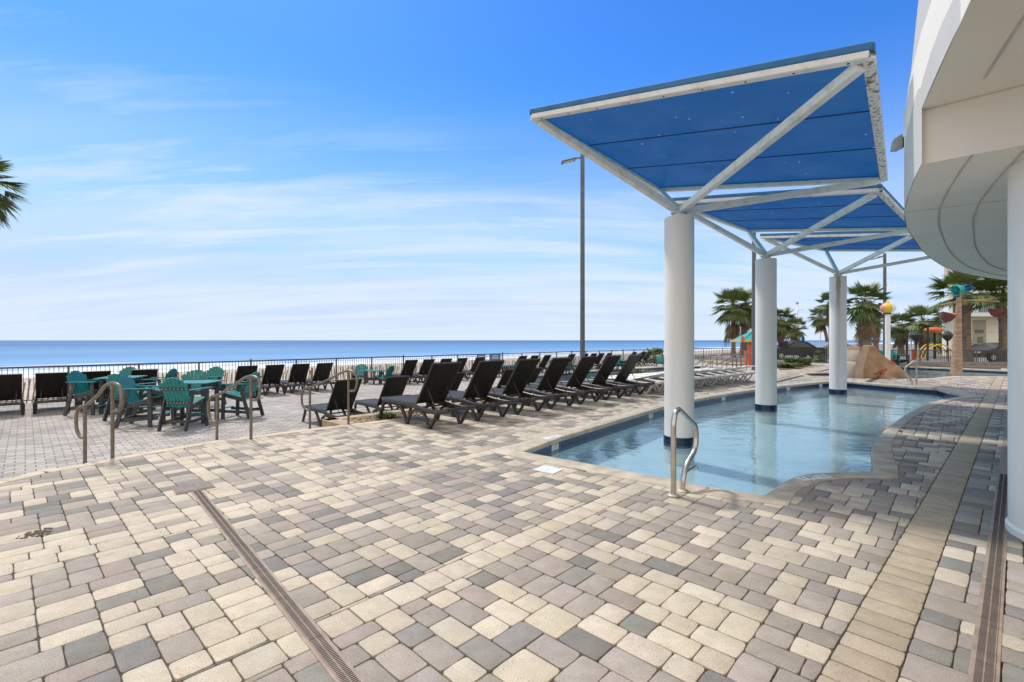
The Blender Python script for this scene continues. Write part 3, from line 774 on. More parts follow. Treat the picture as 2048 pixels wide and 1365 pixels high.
# bed under the pavers (dark joint sand), with the pools cut out
def ngon_with_holes(name, outer, holes, z, mat):
    cu = bpy.data.curves.new('c', 'CURVE'); cu.dimensions = '2D'; cu.fill_mode = 'BOTH'
    for pl in [outer] + holes:
        s = cu.splines.new('POLY'); s.points.add(len(pl) - 1); s.use_cyclic_u = True
        for i, p in enumerate(pl): s.points[i].co = (p[0], p[1], 0, 1)
    o = bpy.data.objects.new('t', cu); col.objects.link(o); bpy.context.view_layer.update()
    me = bpy.data.meshes.new_from_object(o.evaluated_get(bpy.context.evaluated_depsgraph_get()))
    bpy.data.objects.remove(o); me.name = name; me.materials.clear(); me.materials.append(mat)
    me.transform(Matrix.Translation((0, 0, z)))
    r = bpy.data.objects.new(name, me); col.objects.link(r)
    return r
struct(ngon_with_holes('paving_bed', UPPER, [POOL_IN, KID_IN, SB_IN], -.011, M['joint']))

# ------------------------------------------------------------------ pools
def uvring(me, pts, z0, z1):
    pass
def pool(name, inn, out, zdeck, zwater, zfloor, wm, floor_m, tile=True, cop=M['coping'], thick=.07, step=.2, tilem=None):
    a, b = subdiv(inn, out, step); n = len(a)
    prof = []
    mb = MB(); rows = []
    for i in range(n):
        d = (b[i] - a[i]); L = d.length; e = d / L
        def pt(t, z): q = a[i] + e * t; return (q.x, q.y, zdeck + z)
        rows.append([pt(L, -.02), pt(L - .004, .004), pt(L - .012, .009), pt(.035, .009), pt(.016, .004), pt(.004, -.010), pt(0, -.030), pt(.004, -.052), pt(.022, -thick), pt(.05, -thick)])
    m = len(rows[0]); vs = [p for r_ in rows for p in r_]; fs = []
    area = sum(inn[i].x * inn[(i + 1) % len(inn)].y - inn[(i + 1) % len(inn)].x * inn[i].y for i in range(len(inn)))
    for i in range(n):
        j = (i + 1) % n
        for k in range(m - 1):
            f = (i * m + k, i * m + k + 1, j * m + k + 1, j * m + k); fs.append(f if area < 0 else f[::-1])
    mb.add(vs, fs); struct(mb.build(name + '_coping', cop, smooth=True, angle=40))
    # tile band
    me = bpy.data.meshes.new(name + '_tile'); vv = []; ff = []; uv = []; s = 0
    for i in range(n + 1):
        q = a[i % n]; e = (b[i % n] - a[i % n]).normalized(); q = q + e * .022
        if i: s += (Vector(vv[-2][:2]) - Vector((q.x, q.y))).length
        vv += [(q.x, q.y, zdeck - thick), (q.x, q.y, zwater - .06)]; uv.append(s)
    for i in range(n): ff.append((2 * i, 2 * i + 1, 2 * i + 3, 2 * i + 2))
    me.from_pydata(vv, [], ff); me.update(); ul = me.uv_layers.new(name='UVMap')
    for p in me.polygons:
        for li in p.loop_indices:
            vi = me.loops[li].vertex_index; ul.data[li].uv = (uv[vi // 2], vv[vi][2] + 10.0)
    me.materials.append(tilem or M['tilev']); o = bpy.data.objects.new(name + '_tile_band', me); col.objects.link(o); struct(o)
    # walls + floor
    mb = MB(); vs = []; fs = []
    for q, w in zip(a, b):
        e = (w - q).normalized(); c = q + e * .024; vs += [(c.x, c.y, zwater - .05), (c.x, c.y, zfloor)]
    for i in range(n): j = (i + 1) % n; fs.append((2 * i, 2 * i + 1, 2 * j + 1, 2 * j))
    fs.append(tuple(2 * i + 1 for i in range(n))); mb.add(vs, fs); struct(mb.build(name + '_basin', floor_m))
    mb = MB(); mb.add([(q.x + (w - q).normalized().x * .02, q.y + (w - q).normalized().y * .02, zwater) for q, w in zip(a, b)], [tuple(range(n)) if area > 0 else tuple(range(n))[::-1]])
    struct(mb.build(name + '_water', wm))
WZ = -.17
pool('wading_pool', pin, pout, 0, WZ, -.50, M['water'], M['white_plaster'])
pool('slide_pool', kin, kout, 0, -.13, -.45, M['water'], M['white_plaster'])
pool('small_basin', sin_, sout, 0, -.13, -.3, M['water'], M['white_plaster'], cop=M['slide_light'])
LZ = -.5
p2 = [P(1075, 770, LZ), P(1062, 760, LZ), P(1066, 752, LZ), P(1140, 745, LZ), P(1235, 738.5, LZ), P(1325, 734.5, LZ), P(1450, 731, LZ), P(1505, 731, LZ), P(1510, 737, LZ), P(1440, 744, LZ), P(1330, 752, LZ), P(1200, 762, LZ)]
q_in, q_out = make_ring([(p, None) for p in p2], .5)
pool('lower_pool', q_in, q_out, LZ, LZ - .12, LZ - 1.1, M['water_teal'], M['teal_plaster'], cop=mottled('pale_coping', (.52, .49, .43), (.62, .59, .53), 2, .8), step=.8)

# ------------------------------------------------------------------ kerb of the upper terrace, lower terrace, beach, sea
def strip_blocks(mb, pts, w, h, ztop, L=.46, gap=.006, side=1, bev=.008):
    for i in range(len(pts) - 1):
        a, b = pts[i], pts[i + 1]; d = b - a; n = max(1, round(d.length / L)); e = d.normalized(); nn = Vector((e.y, -e.x, 0)) * side
        for k in range(n):
            p = a + d * (k / n) + e * gap / 2; q = a + d * ((k + 1) / n) - e * gap / 2
            c = (p + q) / 2 + nn * w / 2; rot = Matrix((e, Vector((-e.y, e.x, 0)), Vector((0, 0, 1)))).transposed()
            mb.box((c.x, c.y, ztop - h / 2), ((q - p).length, w, h), rot, bev)
kerb = MB(); strip_blocks(kerb, edge, .17, .12, .008, side=1)
tag(kerb.build('stone_kerb', M['kerb']), 'long cream stone kerb along the drop to the grey lower terrace', 'kerb')
rw = MB()
for i in range(len(edge) - 1):
    a, b = edge[i], edge[i + 1]
    e = (b - a).normalized(); nn = Vector((e.y, -e.x, 0))
    a1 = a + nn * .02; b1_ = b + nn * .02
    rw.add([(a1.x, a1.y, -.11), (b1_.x, b1_.y, -.11), (b1_.x, b1_.y, -.55), (a1.x, a1.y, -.55)], [(0, 1, 2, 3)])
struct(rw.build('terrace_riser', M['block']))
# steps down at the handrails
st = MB()
for k, (d, z) in enumerate(((.33, -.167), (.66, -.333))):
    for i in range(3, 8):
        a, b = edge[i], edge[i + 1]; e = (b - a).normalized(); nn = Vector((-e.y, e.x, 0))
        a0 = a + nn * (d - .33 + (.0 if k == 0 else .003)); b0 = b + nn * (d - .33); a1 = a + nn * d; b1_ = b + nn * d
        st.prism([V2(a0), V2(b0), V2(b1_), V2(a1)], -.5, z)
struct(st.build('terrace_steps', M['kerb']))
low_out = [V2(UV(u, v)) for u, v in ((-45, 6.0), (-45, 21.45), (58, 21.45), (58, 7.0))]
LOWER = [V2(e) for e in edge] + [V2(UV(58, 9)), V2(UV(58, 21.45)), V2(UV(-30, 21.45)), V2(UV(-30, -8))]
struct(ngon_with_holes('lower_terrace_paving', LOWER, [[V2(p) for p in q_in]], LZ, M['lowdeck']))

# beach terrain in (u,v)
tb = MB(); us = [-140 + 8 * i for i in range(90)]; vsr = [21.5, 22.2, 23, 24.5, 26, 28, 31, 35, 40, 47, 55, 65, 78, 92, 104, 115, 130]
def bz(u, v):
    t = (v - 21.5) / 95.0
    z = -.92 - 4.0 * (max(0, min(1, t)) ** .8) - max(0, (v - 116)) * .05
    return z + .10 * noise.noise(Vector((u * .09, v * .25, 0))) * min(1, (v - 21.4) / 3)
vv = [tuple(UV(u, v, bz(u, v))) for v in vsr for u in us]; nU = len(us); ff = []
for j in range(len(vsr) - 1):
    for i in range(nU - 1): ff.append((j * nU + i, j * nU + i + 1, (j + 1) * nU + i + 1, (j + 1) * nU + i))
tb.add(vv, ff); struct(tb.build('beach_sand', M['sand'], smooth=True))
sea = MB(); sea.add([tuple(UV(u, v, -5.05)) for u, v in ((-45000, 100), (45000, 100), (45000, 45000), (-45000, 45000))], [(0, 1, 2, 3)])
struct(sea.build('sea', M['sea']))
gl_ = MB(); gl_.add([tuple(UV(u, v, -1.3)) for u, v in ((-300, -300), (58.2, -300), (58.2, 21.6), (-300, 21.6))], [(0, 1, 2, 3)])
struct(gl_.build('ground', M['asphalt']))
pk = MB(); pk.prism([(17.0, 31.25), (400, 31.25), (400, 200), (120, 200), V2(UV(140, 21.6)), V2(UV(50, 21.6)), V2(UV(36, 9.2))], -1.5, -.06)
struct(pk.build('parking_lot', M['asphalt']))
pw = MB(); pw.add([(60.1, -3, -.03), (60.1, 31.2, -.03), (400, 31.2, -.03), (400, -3, -.03)], [(0, 3, 2, 1)]); struct(pw.build('side_pavement', M['asphalt']))

# ------------------------------------------------------------------ drains, hatch, plates
def drain(name, a, dr, L, w, label, sections):
    t = thing(name, label, 'drain', tuple(a), math.atan2(dr.y, dr.x))
    f = MB(); f.box((L / 2, 0, .000), (L, w + .03, .008)); f.build('frame', M['rail_drain'], t)
    g = MB(); h = MB()
    for s in range(int(L / .5) + 1):
        x0 = s * .5 + .002; x1 = min(L, x0 + .496)
        if x1 - x0 < .05: continue
        g.box(((x0 + x1) / 2, 0, .0055), (x1 - x0, w, .006))
    g.build('grate', M['rail_drain'], t)
    n = int(min(L, 6.0) / .0125)
    for k in range(n):
        x = .008 + k * .0125
        for sy in (-1, 1): h.box((x, sy * w * .245, .0088), (.0062, w * .40, .0008))
    h.build('slots', M['black'], t)
    c = MB(); c.box((L / 2, 0, .0095), (L, .003, .0012)); c.build('rib', M['rail_drain'], t)
    return t
d0 = (P(385, 985) + P(402, 983)) / 2; d1_ = (P(680, 1364) + P(719, 1364)) / 2
dd = (d1_ - d0); drain('channel_drain', d1_ + dd.normalized() * .6, -dd.normalized(), dd.length + .6, .068, 'narrow tan channel drain running from the square grate toward us', 1)
s_b = .505
rd = BA + BN * s_b
drain('channel_drain', rd - BDIR * .8, BDIR, 24, .068, 'long tan slotted drain beside the big white pillar at right', 1)
gc = (P(346, 975) + P(416, 962) + P(430, 977) + P(353.5, 991)) / 4
t = thing('square_drain', 'square tan drain grate at the head of the channel drain', 'drain', (gc.x, gc.y, 0), math.atan2(dd.y, dd.x))
f = MB(); f.box((0, 0, .002), (.30, .33, .012)); f.build('frame', M['rail_drain'], t)
for k in range(4):
    f = MB(); f.box((0, -.12 + k * .08, .0095), (.27, .074, .006), None, .002)
    f.build('grate_panel', mottled('grate_brown', (.17, .125, .10), (.23, .175, .145), 30, .6) if k == 0 else bpy.data.materials['grate_brown'], t)
hc = [P(1065, 941), P(1089, 932), P(1127, 940), P(1106, 949.5)]; hcc = sum(hc, Vector()) / 4
t = thing('skimmer_cover', 'white square plastic cover plate set in the paving near the wading pool', 'cover', (hcc.x, hcc.y, 0), 0)
f = MB(); f.prism([(q.x - hcc.x, q.y - hcc.y) for q in hc], .001, .009); f.build('plate', M['plate'], t)
f = MB(); f.lathe((0, 0, .009), [(.011, 0), (.011, .002)], 12); f.build('screw', M['steel'], t)

# stains on the pavers: thin irregular patches of dried dirt
def stain(p, rx, ry, n, label):
    mb = MB()
    for k in range(n):
        a = random.uniform(0, 6.28); r = random.random() ** .7
        c = Vector((p.x + rx * r * math.cos(a), p.y + ry * r * math.sin(a), 0)); q = random.uniform(.003, .017)
        pts = []
        m = 9
        for i in range(m):
            th = i / m * 6.283; rr = q * random.uniform(.6, 1.3); pts.append((c.x + rr * 1.4 * math.cos(th), c.y + rr * math.sin(th), .0035 + k * .00002))
        mb.add(pts, [tuple(range(m))])
    o = mb.build('dirt_stain', mottled('dried_dirt', (.05, .028, .018), (.16, .10, .07), 30, .95)); tag(o, label, 'stain')
stain(P(72, 1068), .10, .11, 70, 'dark brown dirt stain on the pavers near the left edge')

# depth markers on the deck and on the tile band
def deck_plate(c, ang, w, h, txt, label, name='depth_marker'):
    t = thing(name, label, 'pool marker', (c.x, c.y, .0), ang)
    f = MB(); f.box((0, 0, .0095), (w, h, .005), None, .001); f.build('plate', M['plate'], t)
    return t
def sym_nodive(parent, x, y, r, z, mat):
    mb = MB(); n = 20
    vs = []
    for k in range(n):
        th = 2 * math.pi * k / n; vs += [(x + r * math.cos(th), y + r * math.sin(th), z), (x + r * .82 * math.cos(th), y + r * .82 * math.sin(th), z)]
    mb.add(vs, [(2 * k, 2 * ((k + 1) % n), 2 * ((k + 1) % n) + 1, 2 * k + 1) for k in range(n)])
    mb.box((x, y, z), (r * 1.7, r * .16, .0006), Matrix.Rotation(R(-45), 3, 'Z'))
    mb.box((x + r * .05, y - r * .05, z), (r * .9, r * .22, .0008), Matrix.Rotation(R(35), 3, 'Z'))
    mb.build('symbol', mat, parent)
c = (P(1590, 959) + P(1658, 951)) / 2 + Vector((.02, -.06, 0)); dv = P(1700, 950) - P(1588, 962); ang = math.atan2(dv.y, dv.x)
c = P(1628, 957)
t = deck_plate(c, ang, .40, .125, '', 'white deck tile reading 1 FT on the curved coping near the pool rail')
text_mesh('1 FT', .115, Matrix.Translation((-.07, 0, .0125)), M['blackpaint'], 'lettering', t, .0004)
sym_nodive(t, .125, 0, .045, .0128, mottled('grey_print', (.30, .30, .30), (.4, .4, .4), 20, .6))
c = P(1775, 873.5); t = deck_plate(c, R(4), .21, .11, '', 'small white notice tile on the curved coping further along the pool', 'notice_tile')
text_mesh('NO DIVING', .030, Matrix.Translation((.035, 0, .0125)), M['blackpaint'], 'lettering', t, .0003)
sym_nodive(t, -.07, 0, .028, .0128, M['blackpaint'])
for k, (a, b) in enumerate((((1088, 879), (1120, 873)), ((1392, 796), (1412, 793)))):
    pa, pb = P(*a), P(*b); dv = (pb - pa)
    if k == 0:
        t = deck_plate((pa + pb) / 2, math.atan2(dv.y, dv.x), .36, .125, '', 'white deck tile reading 1 FT upside down by the pool corner')
        text_mesh('1 FT', .10, Matrix.Translation((.06, 0, .0125)) @ Matrix.Rotation(math.pi, 4, 'Z'), bpy.data.materials['grey_print'], 'lettering', t, .0004)
DM = [(1113, 'beside the pool corner nearest the loungers'), (1304, 'left of the nearest white column'), (1448, 'between the first and second white columns'), (1578, 'just right of the second white column'), (1643, 'just left of the third white column')]
for px, txt in DM:
    # find the waterline edge at this column of the picture
    best = None
    n = len(pin)
    for i in range(n):
        a, b = pin[i], pin[(i + 1) % n]
        if a.y < 5.0 or i < 23: continue
        for k in range(60):
            q = a.lerp(b, k / 60); x = 1024 + FPX * q.x / q.y
            if best is None or abs(x - px) < best[0]: best = (abs(x - px), q.copy(), (b - a).normalized())
    _, q, d = best
    nrm = Vector((-d.y, d.x, 0))
    if nrm.dot(Vector((3, 8, 0)) - q) < 0 and False: nrm = -nrm
    cpt = Vector((sum(x for x, y in POOL_IN) / n, sum(y for x, y in POOL_IN) / n, 0))
    if nrm.dot(cpt - q) < 0: nrm = -nrm
    xd = Vector((0, 0, 1)).cross(nrm)
    base = q - nrm * .022
    t = thing('depth_marker', 'white 1 FT tile in the navy waterline band, ' + txt, 'pool marker', tuple(base), 0, 'depth tiles along the waterline')
    f = MB(); rot = Matrix((xd, Vector((0, 0, 1)), nrm)).transposed()
    f.box(tuple(nrm * .003 + Vector((0, 0, -.118))), (.21, .088, .005), rot); f.build('plate', M['plate'], t)
    text_mesh('1 FT', .092, basis(xd, Vector((0, 0, 1)), nrm, nrm * .0062 + Vector((0, 0, -.118))), M['blackpaint'], 'lettering', t, .0004)

# ------------------------------------------------------------------ near building on the right
ed = [(1.05, -1.8), (1.30, -.3), (1.80, 1.3), (2.41, 2.47), (3.19, 3.67), (3.66, 4.33), (4.20, 5.04), (4.82, 5.74), (5.49, 6.41), (6.18, 7.10), (6.90, 7.77), (7.70, 8.47), (8.51, 9.14), (9.84, 9.99), (11.44, 10.84), (13.6, 11.6), (16.5, 12.1), (20, 12.2)]
def offs(pl, d):
    o = []
    for i, p in enumerate(pl):
        a = Vector(pl[max(i - 1, 0)]); b = Vector(pl[min(i + 1, len(pl) - 1)]); t = (b - a).normalized(); o.append((p[0] + t.y * d, p[1] - t.x * d))
    return o
low = ed[4:]
bld = thing('hotel_building', 'white stucco hotel with curved overhanging balcony at the upper right', 'building', (3.19, 3.67, 0), 0, None, True)
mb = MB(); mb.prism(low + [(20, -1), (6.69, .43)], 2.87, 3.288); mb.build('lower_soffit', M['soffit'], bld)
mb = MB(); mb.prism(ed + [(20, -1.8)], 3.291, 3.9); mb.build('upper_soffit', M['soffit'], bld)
# fascia wall, leaning back a little above the lower edge, built as one thick skin
prof = [(-.006, 2.868), (-.006, 3.45), (.03, 4.1), (.12, 5.2), (.16, 7.5), (.5, 7.5)]
vs = []; fs = []
fine = []
for i in range(len(ed) - 1):
    for t in (0, .25, .5, .75): fine.append((ed[i][0] + (ed[i + 1][0] - ed[i][0]) * t, ed[i][1] + (ed[i + 1][1] - ed[i][1]) * t))
for _ in range(2):
    fine = [fine[0]] + [((fine[i - 1][0] + 2 * fine[i][0] + fine[i + 1][0]) / 4, (fine[i - 1][1] + 2 * fine[i][1] + fine[i + 1][1]) / 4) for i in range(1, len(fine) - 1)] + [fine[-1]]
cut = min(range(len(fine)), key=lambda i: (fine[i][0] - 3.19) ** 2 + (fine[i][1] - 3.67) ** 2)
for part, rng_, zb in (('far', range(cut, len(fine)), 2.866), ('near', range(0, cut + 1), 3.289)):
    seg = [fine[i] for i in rng_]; mb = MB(); rows = []
    pr = [(-.006, zb)] + [(o_, z_) for o_, z_ in prof[1:]]
    for o_, z_ in pr: rows.append([(x, y, z_) for x, y in offs(seg, o_)])
    vs = [p for r_ in rows for p in r_]; m = len(seg); fs = []
    for j in range(len(rows) - 1):
        for i in range(m - 1): fs.append((j * m + i, (j + 1) * m + i, (j + 1) * m + i + 1, j * m + i + 1))
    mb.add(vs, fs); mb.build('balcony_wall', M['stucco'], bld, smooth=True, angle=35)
for d, w in ((.27, .014), (.56, .014)):
    for seg, z in (([p for p in fine[:cut]], 3.289), ([p for p in fine[cut:]], 2.868)):
        o1, o2 = offs(seg, d), offs(seg, d + w); mb = MB()
        n = len(seg); vs = [(x, y, z) for x, y in o1] + [(x, y, z) for x, y in o2] + [(x, y, z - .006) for x, y in o1] + [(x, y, z - .006) for x, y in o2]
        fs = []
        for i in range(n - 1): fs += [(2 * n + i, 2 * n + i + 1, 3 * n + i + 1, 3 * n + i), (i, i + 1, 2 * n + i + 1, 2 * n + i), (n + i, 3 * n + i, 3 * n + i + 1, n + i + 1)]
        mb.add(vs, fs); mb.build('soffit_joint', M['groove'], bld)
mb = MB(); mb.bar((4.215, 5.03, 2.868), (7.2, 2.9, 2.868), .010, .005); mb.build('soffit_joint', M['groove'], bld)
mb = MB(); mb.prism([(8, -1.7), (8, 3), (11, 6.5), (17, 9), (17.3, 8.7), (11.3, 6.2), (8.3, 2.8), (8.3, -1.7)], -.05, 2.869); mb.build('ground_floor_wall', M['stucco'], bld)
mb = MB(); mb.lathe((4.335, 3.42, 0), [(.52, -.02), (.52, .05), (.505, .07), (.505, 2.869)], 64, False, False)
o = mb.build('building_column', M['column'], None, True, loc=(4.335, 3.42, 0), angle=30); tag(o, 'huge round white pillar at the right edge under the curved balcony', 'column')
# wall lamp on the fascia
sp_ = PY(1799, 287, 5.15); t = thing('wall_lamp', 'grey shielded wall lamp on the curved balcony wall beside the blue canopies', 'lamp', tuple(sp_), math.atan2(.8, .83), None)
mb = MB()
prf = [(-.11, -.10), (-.10, -.02), (-.075, .06), (-.03, .105), (.0, .115), (.0, -.10)]
vs = [(x_, z_) for x_, z_ in prf]
n = len(vs); mb.add([(-.07, a_, b_) for a_, b_ in vs] + [(.07, a_, b_) for a_, b_ in vs], [tuple(range(n)), tuple(range(n, 2 * n))[::-1]] + [(i, n + i, n + (i + 1) % n, (i + 1) % n) for i in range(n)])
for i, v in enumerate(mb.v): mb.v[i] = (v[1] * 1.0, v[0], v[2])
mb.build('hood', M['fixture'], t)
mb = MB(); mb.box((.03, 0, .0), (.055, .10, .16), None, .006); mb.build('bracket', M['rust'], t)
t.rotation_euler = (0, 0, R(-8)); t.scale = (.58, .7, .72)

# ------------------------------------------------------------------ white columns and canopies
cols = [(2.735, 7.70, 3.50, M['column'], 'nearest and thickest white round column, standing in the wading pool'),
        (6.19, 11.47, 3.47, M['column'], 'middle one of the three white columns standing in the wading pool'),
        (10.37, 14.97, 3.52, M['column_rust'], 'farthest white column in the pool, with a rust stain down its top')]
SU, SV = 3.91, 4.61
cans = [((3.283, 7.39, 4.479), -.693, 'nearest and largest-looking blue fabric canopy on a white frame'),
        ((6.81, 11.29, 4.48), -.82, 'blue fabric canopy behind the nearest one, second over the pool'),
        ((11.14, 15.01, 4.58), -.97, 'farthest blue canopy, partly hidden behind the curved balcony')]
GU, GV = -.157, .015
for (cx, cy, h, m, lab), (cc, th, clab) in zip(cols, cans):
    t = thing('round_column', lab, 'column', (cx, cy, 0), R(-35), 'white columns in the wading pool')
    R0 = .232
    mb = MB(); mb.lathe((0, 0, 0), [(R0, -.5), (R0, -.07), (R0, h - .012), (R0 - .006, h), (R0 - .05, h + .003)], 48, False, True)
    mb.build('shaft', m, t, True, angle=40)
    # tile collar
    me = bpy.data.meshes.new('tile_collar'); vv = []; ff = []; n = 48; RT = R0 + .012
    for k in range(n + 1):
        a = 2 * math.pi * k / n; vv += [(RT * math.cos(a), RT * math.sin(a), -.055), (RT * math.cos(a), RT * math.sin(a), -.22)]
    for k in range(n): ff.append((2 * k, 2 * k + 1, 2 * k + 3, 2 * k + 2))
    o_ = len(vv)
    for k in range(n + 1):
        a = 2 * math.pi * k / n; vv.append((R0 * math.cos(a), R0 * math.sin(a), -.055))
    for k in range(n): ff.append((2 * k, 2 * k + 2, o_ + k + 1, o_ + k))
    me.from_pydata(vv, [], ff); me.update(); ul = me.uv_layers.new(name='UVMap')
    for p_ in me.polygons:
        for li in p_.loop_indices:
            vi = me.loops[li].vertex_index; kk = (vi // 2) if vi < o_ else vi - o_; ul.data[li].uv = (kk * 2 * math.pi * RT / n, vv[vi][2] + 10.02)
    me.materials.append(M['tilev']); me.polygons.foreach_set('use_smooth', [True] * len(me.polygons)); me.set_sharp_from_angle(angle=R(40))
    o2 = bpy.data.objects.new('tile_collar', me); col.objects.link(o2); o2.parent = t
    mb = MB(); mb.lathe((0, 0, h), [(.15, .0), (.15, .012), (.10, .03), (.10, .075), (.13, .075), (.13, .09)], 32); mb.build('cap_plate', M['frame_dirty'], t)
    # canopy
    C = Vector(cc); e = Vector((math.cos(th), math.sin(th), 0)); nn = Vector((-math.sin(th), math.cos(th), 0))
    def cp(a, b, dz=0): return C + e * (a * SU / 2) + nn * (b * SV / 2) + Vector((0, 0, GU * a * SU / 2 + GV * b * SV / 2 + dz))
    ct = thing('shade_canopy', clab, 'canopy', (cx, cy, h + .09), 0, 'blue canopies over the wading pool', True)
    W = .10
    for (a, b), nm in ((((-1, -1), (1, -1)), 0), (((1, -1), (1, 1)), 1), (((1, 1), (-1, 1)), 2), (((-1, 1), (-1, -1)), 3)):
        mb = MB(); mb.bar(cp(*a), cp(*b), W, .07, bev=.008); mb.build('frame_beam', M['frame_dirty'] if nm == 1 else M['frame_white'], ct)
    hub = Vector((cx, cy, h + .10))
    for a, b in ((-1, -1), (1, -1), (1, 1), (-1, 1)):
        q = cp(a * .965, b * .965, -.045); d_ = (q - hub).normalized()
        mb = MB(); mb.bar(hub + d_ * .10, q, .10, .10, bev=.008); mb.build('strut', M['frame_white'], ct)
    mb = MB()
    NX, NY = 14, 12
    vs = []
    for j in range(NY + 1):
        for i in range(NX + 1):
            a = -1.012 + 2.024 * i / NX; b = -1.012 + 2.024 * j / NY
            sag = -.012 * math.sin(math.pi * (i / NX)) * abs(math.sin(math.pi * 3 * j / NY))
            vs.append(cp(a, b, .055 + sag * .5))
    fs = [((j + 1) * (NX + 1) + i, (j + 1) * (NX + 1) + i + 1, j * (NX + 1) + i + 1, j * (NX + 1) + i) for j in range(NY) for i in range(NX)]
    mb.add(vs, fs)
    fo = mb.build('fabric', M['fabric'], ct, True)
    mb = MB()           # raised fabric rim
    for (a, b) in (((-1, -1), (1, -1)), ((1, -1), (1, 1)), ((1, 1), (-1, 1)), ((-1, 1), (-1, -1))):
        p0, p1 = cp(a[0] * 1.014, a[1] * 1.014, .075), cp(b[0] * 1.014, b[1] * 1.014, .075); mb.bar(p0, p1, .04, .075, bev=.01)
    mb.build('fabric_rim', M['fabric_rim'] if 'fabric_rim' in M else M.setdefault('fabric_rim', mottled('fabric_blue', (.03, .14, .30), (.05, .18, .36), 5, .7)), ct)
    for b in (-.34, .30):
        mb = MB(); mb.bar(cp(-.985, b, .046), cp(.985, b, .046), .020, .008); mb.build('seam', M['seam'], ct)
    mb = MB()
    for k in range(9):
        q = cp(-.92 + k * .23, -1, -.039); mb.lathe(tuple(q), [(.012, .0), (.012, .006)], 8)
    mb.build('bolts', M['black'], ct)

# ------------------------------------------------------------------ hand rails
def smooth_path(pts, n=6):
    out = []
    pts = [Vector(p) for p in pts]; m = len(pts)
    for i in range(m - 1):
        p0, p1, p2, p3 = pts[max(i - 1, 0)], pts[i], pts[i + 1], pts[min(i + 2, m - 1)]
        for k in range(n):
            t = k / n; out.append(.5 * ((2 * p1) + (-p0 + p2) * t + (2 * p0 - 5 * p1 + 4 * p2 - p3) * t * t + (-p0 + 3 * p1 - 3 * p2 + p3) * t ** 3))
    out.append(pts[-1]); return out
def rnd_path(pts, r=.06, n=5):
    pts = [Vector(p) for p in pts]; out = [pts[0]]
    for i in range(1, len(pts) - 1):
        a, b, c = pts[i - 1], pts[i], pts[i + 1]; d1 = (a - b); d2 = (c - b); rr = min(r, d1.length * .45, d2.length * .45)
        s = b + d1.normalized() * rr; e_ = b + d2.normalized() * rr
        for k in range(n + 1):
            t = k / n; out.append(s * (1 - t) ** 2 + b * 2 * t * (1 - t) + e_ * t * t)
    out.append(pts[-1]); return out
# bronze stair rails down to the lower terrace: local x = away from the camera side (down the steps)
def stair_rail(ptop, pbot, label):
    dv = (pbot - ptop); L = Vector((dv.x, dv.y, 0)).length; ang = math.atan2(dv.y, dv.x)
    t = thing('stair_handrail', label, 'handrail', tuple(ptop), ang, 'bronze handrails at the terrace steps')
    mb = MB(); mb.tube([(0, 0, 0), (0, 0, .93)], .021, 10); mb.build('post', M['bronze'], t, True, angle=50)
    mb = MB(); mb.tube([(L, 0, -.5), (L, 0, .62)], .021, 10); mb.build('post', M['bronze'], t, True, angle=50)
    pth = rnd_path([(-.0, 0, .60), (-.14, 0, .60), (-.20, 0, .76), (-.16, 0, .93), (0, 0, .965), (.14, 0, .93), (L * .55, 0, .77), (L, 0, .63), (L + .13, 0, .62), (L + .20, 0, .50), (L + .19, 0, .30), (L + .10, 0, .21), (L, 0, .21)], .10, 5)
    mb = MB(); mb.tube(pth, .021, 10); mb.build('rail', M['bronze'], t, True, angle=50)
    return t
for (a, b, lab) in (((225, 917), (170, 926), 'bronze looped handrail furthest left, in front of the teal chairs'), ((502, 879), (434, 886), 'bronze looped handrail between the teal chairs and the dark loungers'), ((697, 850), (620, 857), 'bronze looped handrail beside the stone planter corner')):
    A0 = P(*a); sd_ = Vector((-.93, .37, 0)).normalized(); Lr = .8
    for it in range(40, 120):
        q = A0 + sd_ * (it * .01)
        if 1024 + FPX * q.x / q.y <= b[0]: Lr = it * .01; break
    stair_rail(A0, A0 + sd_ * Lr, lab)
# figure-four pool rail near the camera
def pool_rail(p_post, direction, label, flip=1):
    t = thing('pool_grab_rail', label, 'handrail', tuple(p_post), math.atan2(direction.y, direction.x), 'stainless grab rails at the wading pool')
    pth = rnd_path([(0, 0, 0.0), (0, 0, .70), (.035, 0, .80), (.11, 0, .83), (.36, 0, .685), (.47, 0, .63), (.50, 0, .50), (.46, 0, .36), (.27, 0, .25), (.20, 0, .13), (.19, 0, 0)], .09, 6)
    mb = MB(); mb.tube(pth, .026, 14); mb.build('rail', M['steel'], t, True, angle=60)
    for x in (0, .19):
        mb = MB(); mb.lathe((x, 0, 0), [(.058, .002), (.058, .010), (.045, .018), (.024, .022)], 24); mb.build('base_flange', mottled('flange_tan', (.42, .36, .25), (.56, .50, .38), 20, .45, metal=.3) if 'flange_tan' not in bpy.data.materials else bpy.data.materials['flange_tan'], t, True, angle=40)
    mb = MB(); mb.tube(rnd_path([(.19, 0, .02), (.215, 0, .16), (.28, -.01, .19), (.45, -.02, .215), (.475, -.02, .17)], .04, 5), .012, 10); mb.build('hook', M['steel'], t, True, angle=60)
    return t
pr = P(1347, 992); pool_rail(pr, Vector((.72, .70, 0)) * .01 + (P(1374, 979) - pr), 'bent stainless grab rail at the near edge of the wading pool')
pr = P(1833, 772); pool_rail(pr, Vector((-1.0, -.25, 0)), 'small stainless grab rail at the far edge of the wading pool, before the slide')

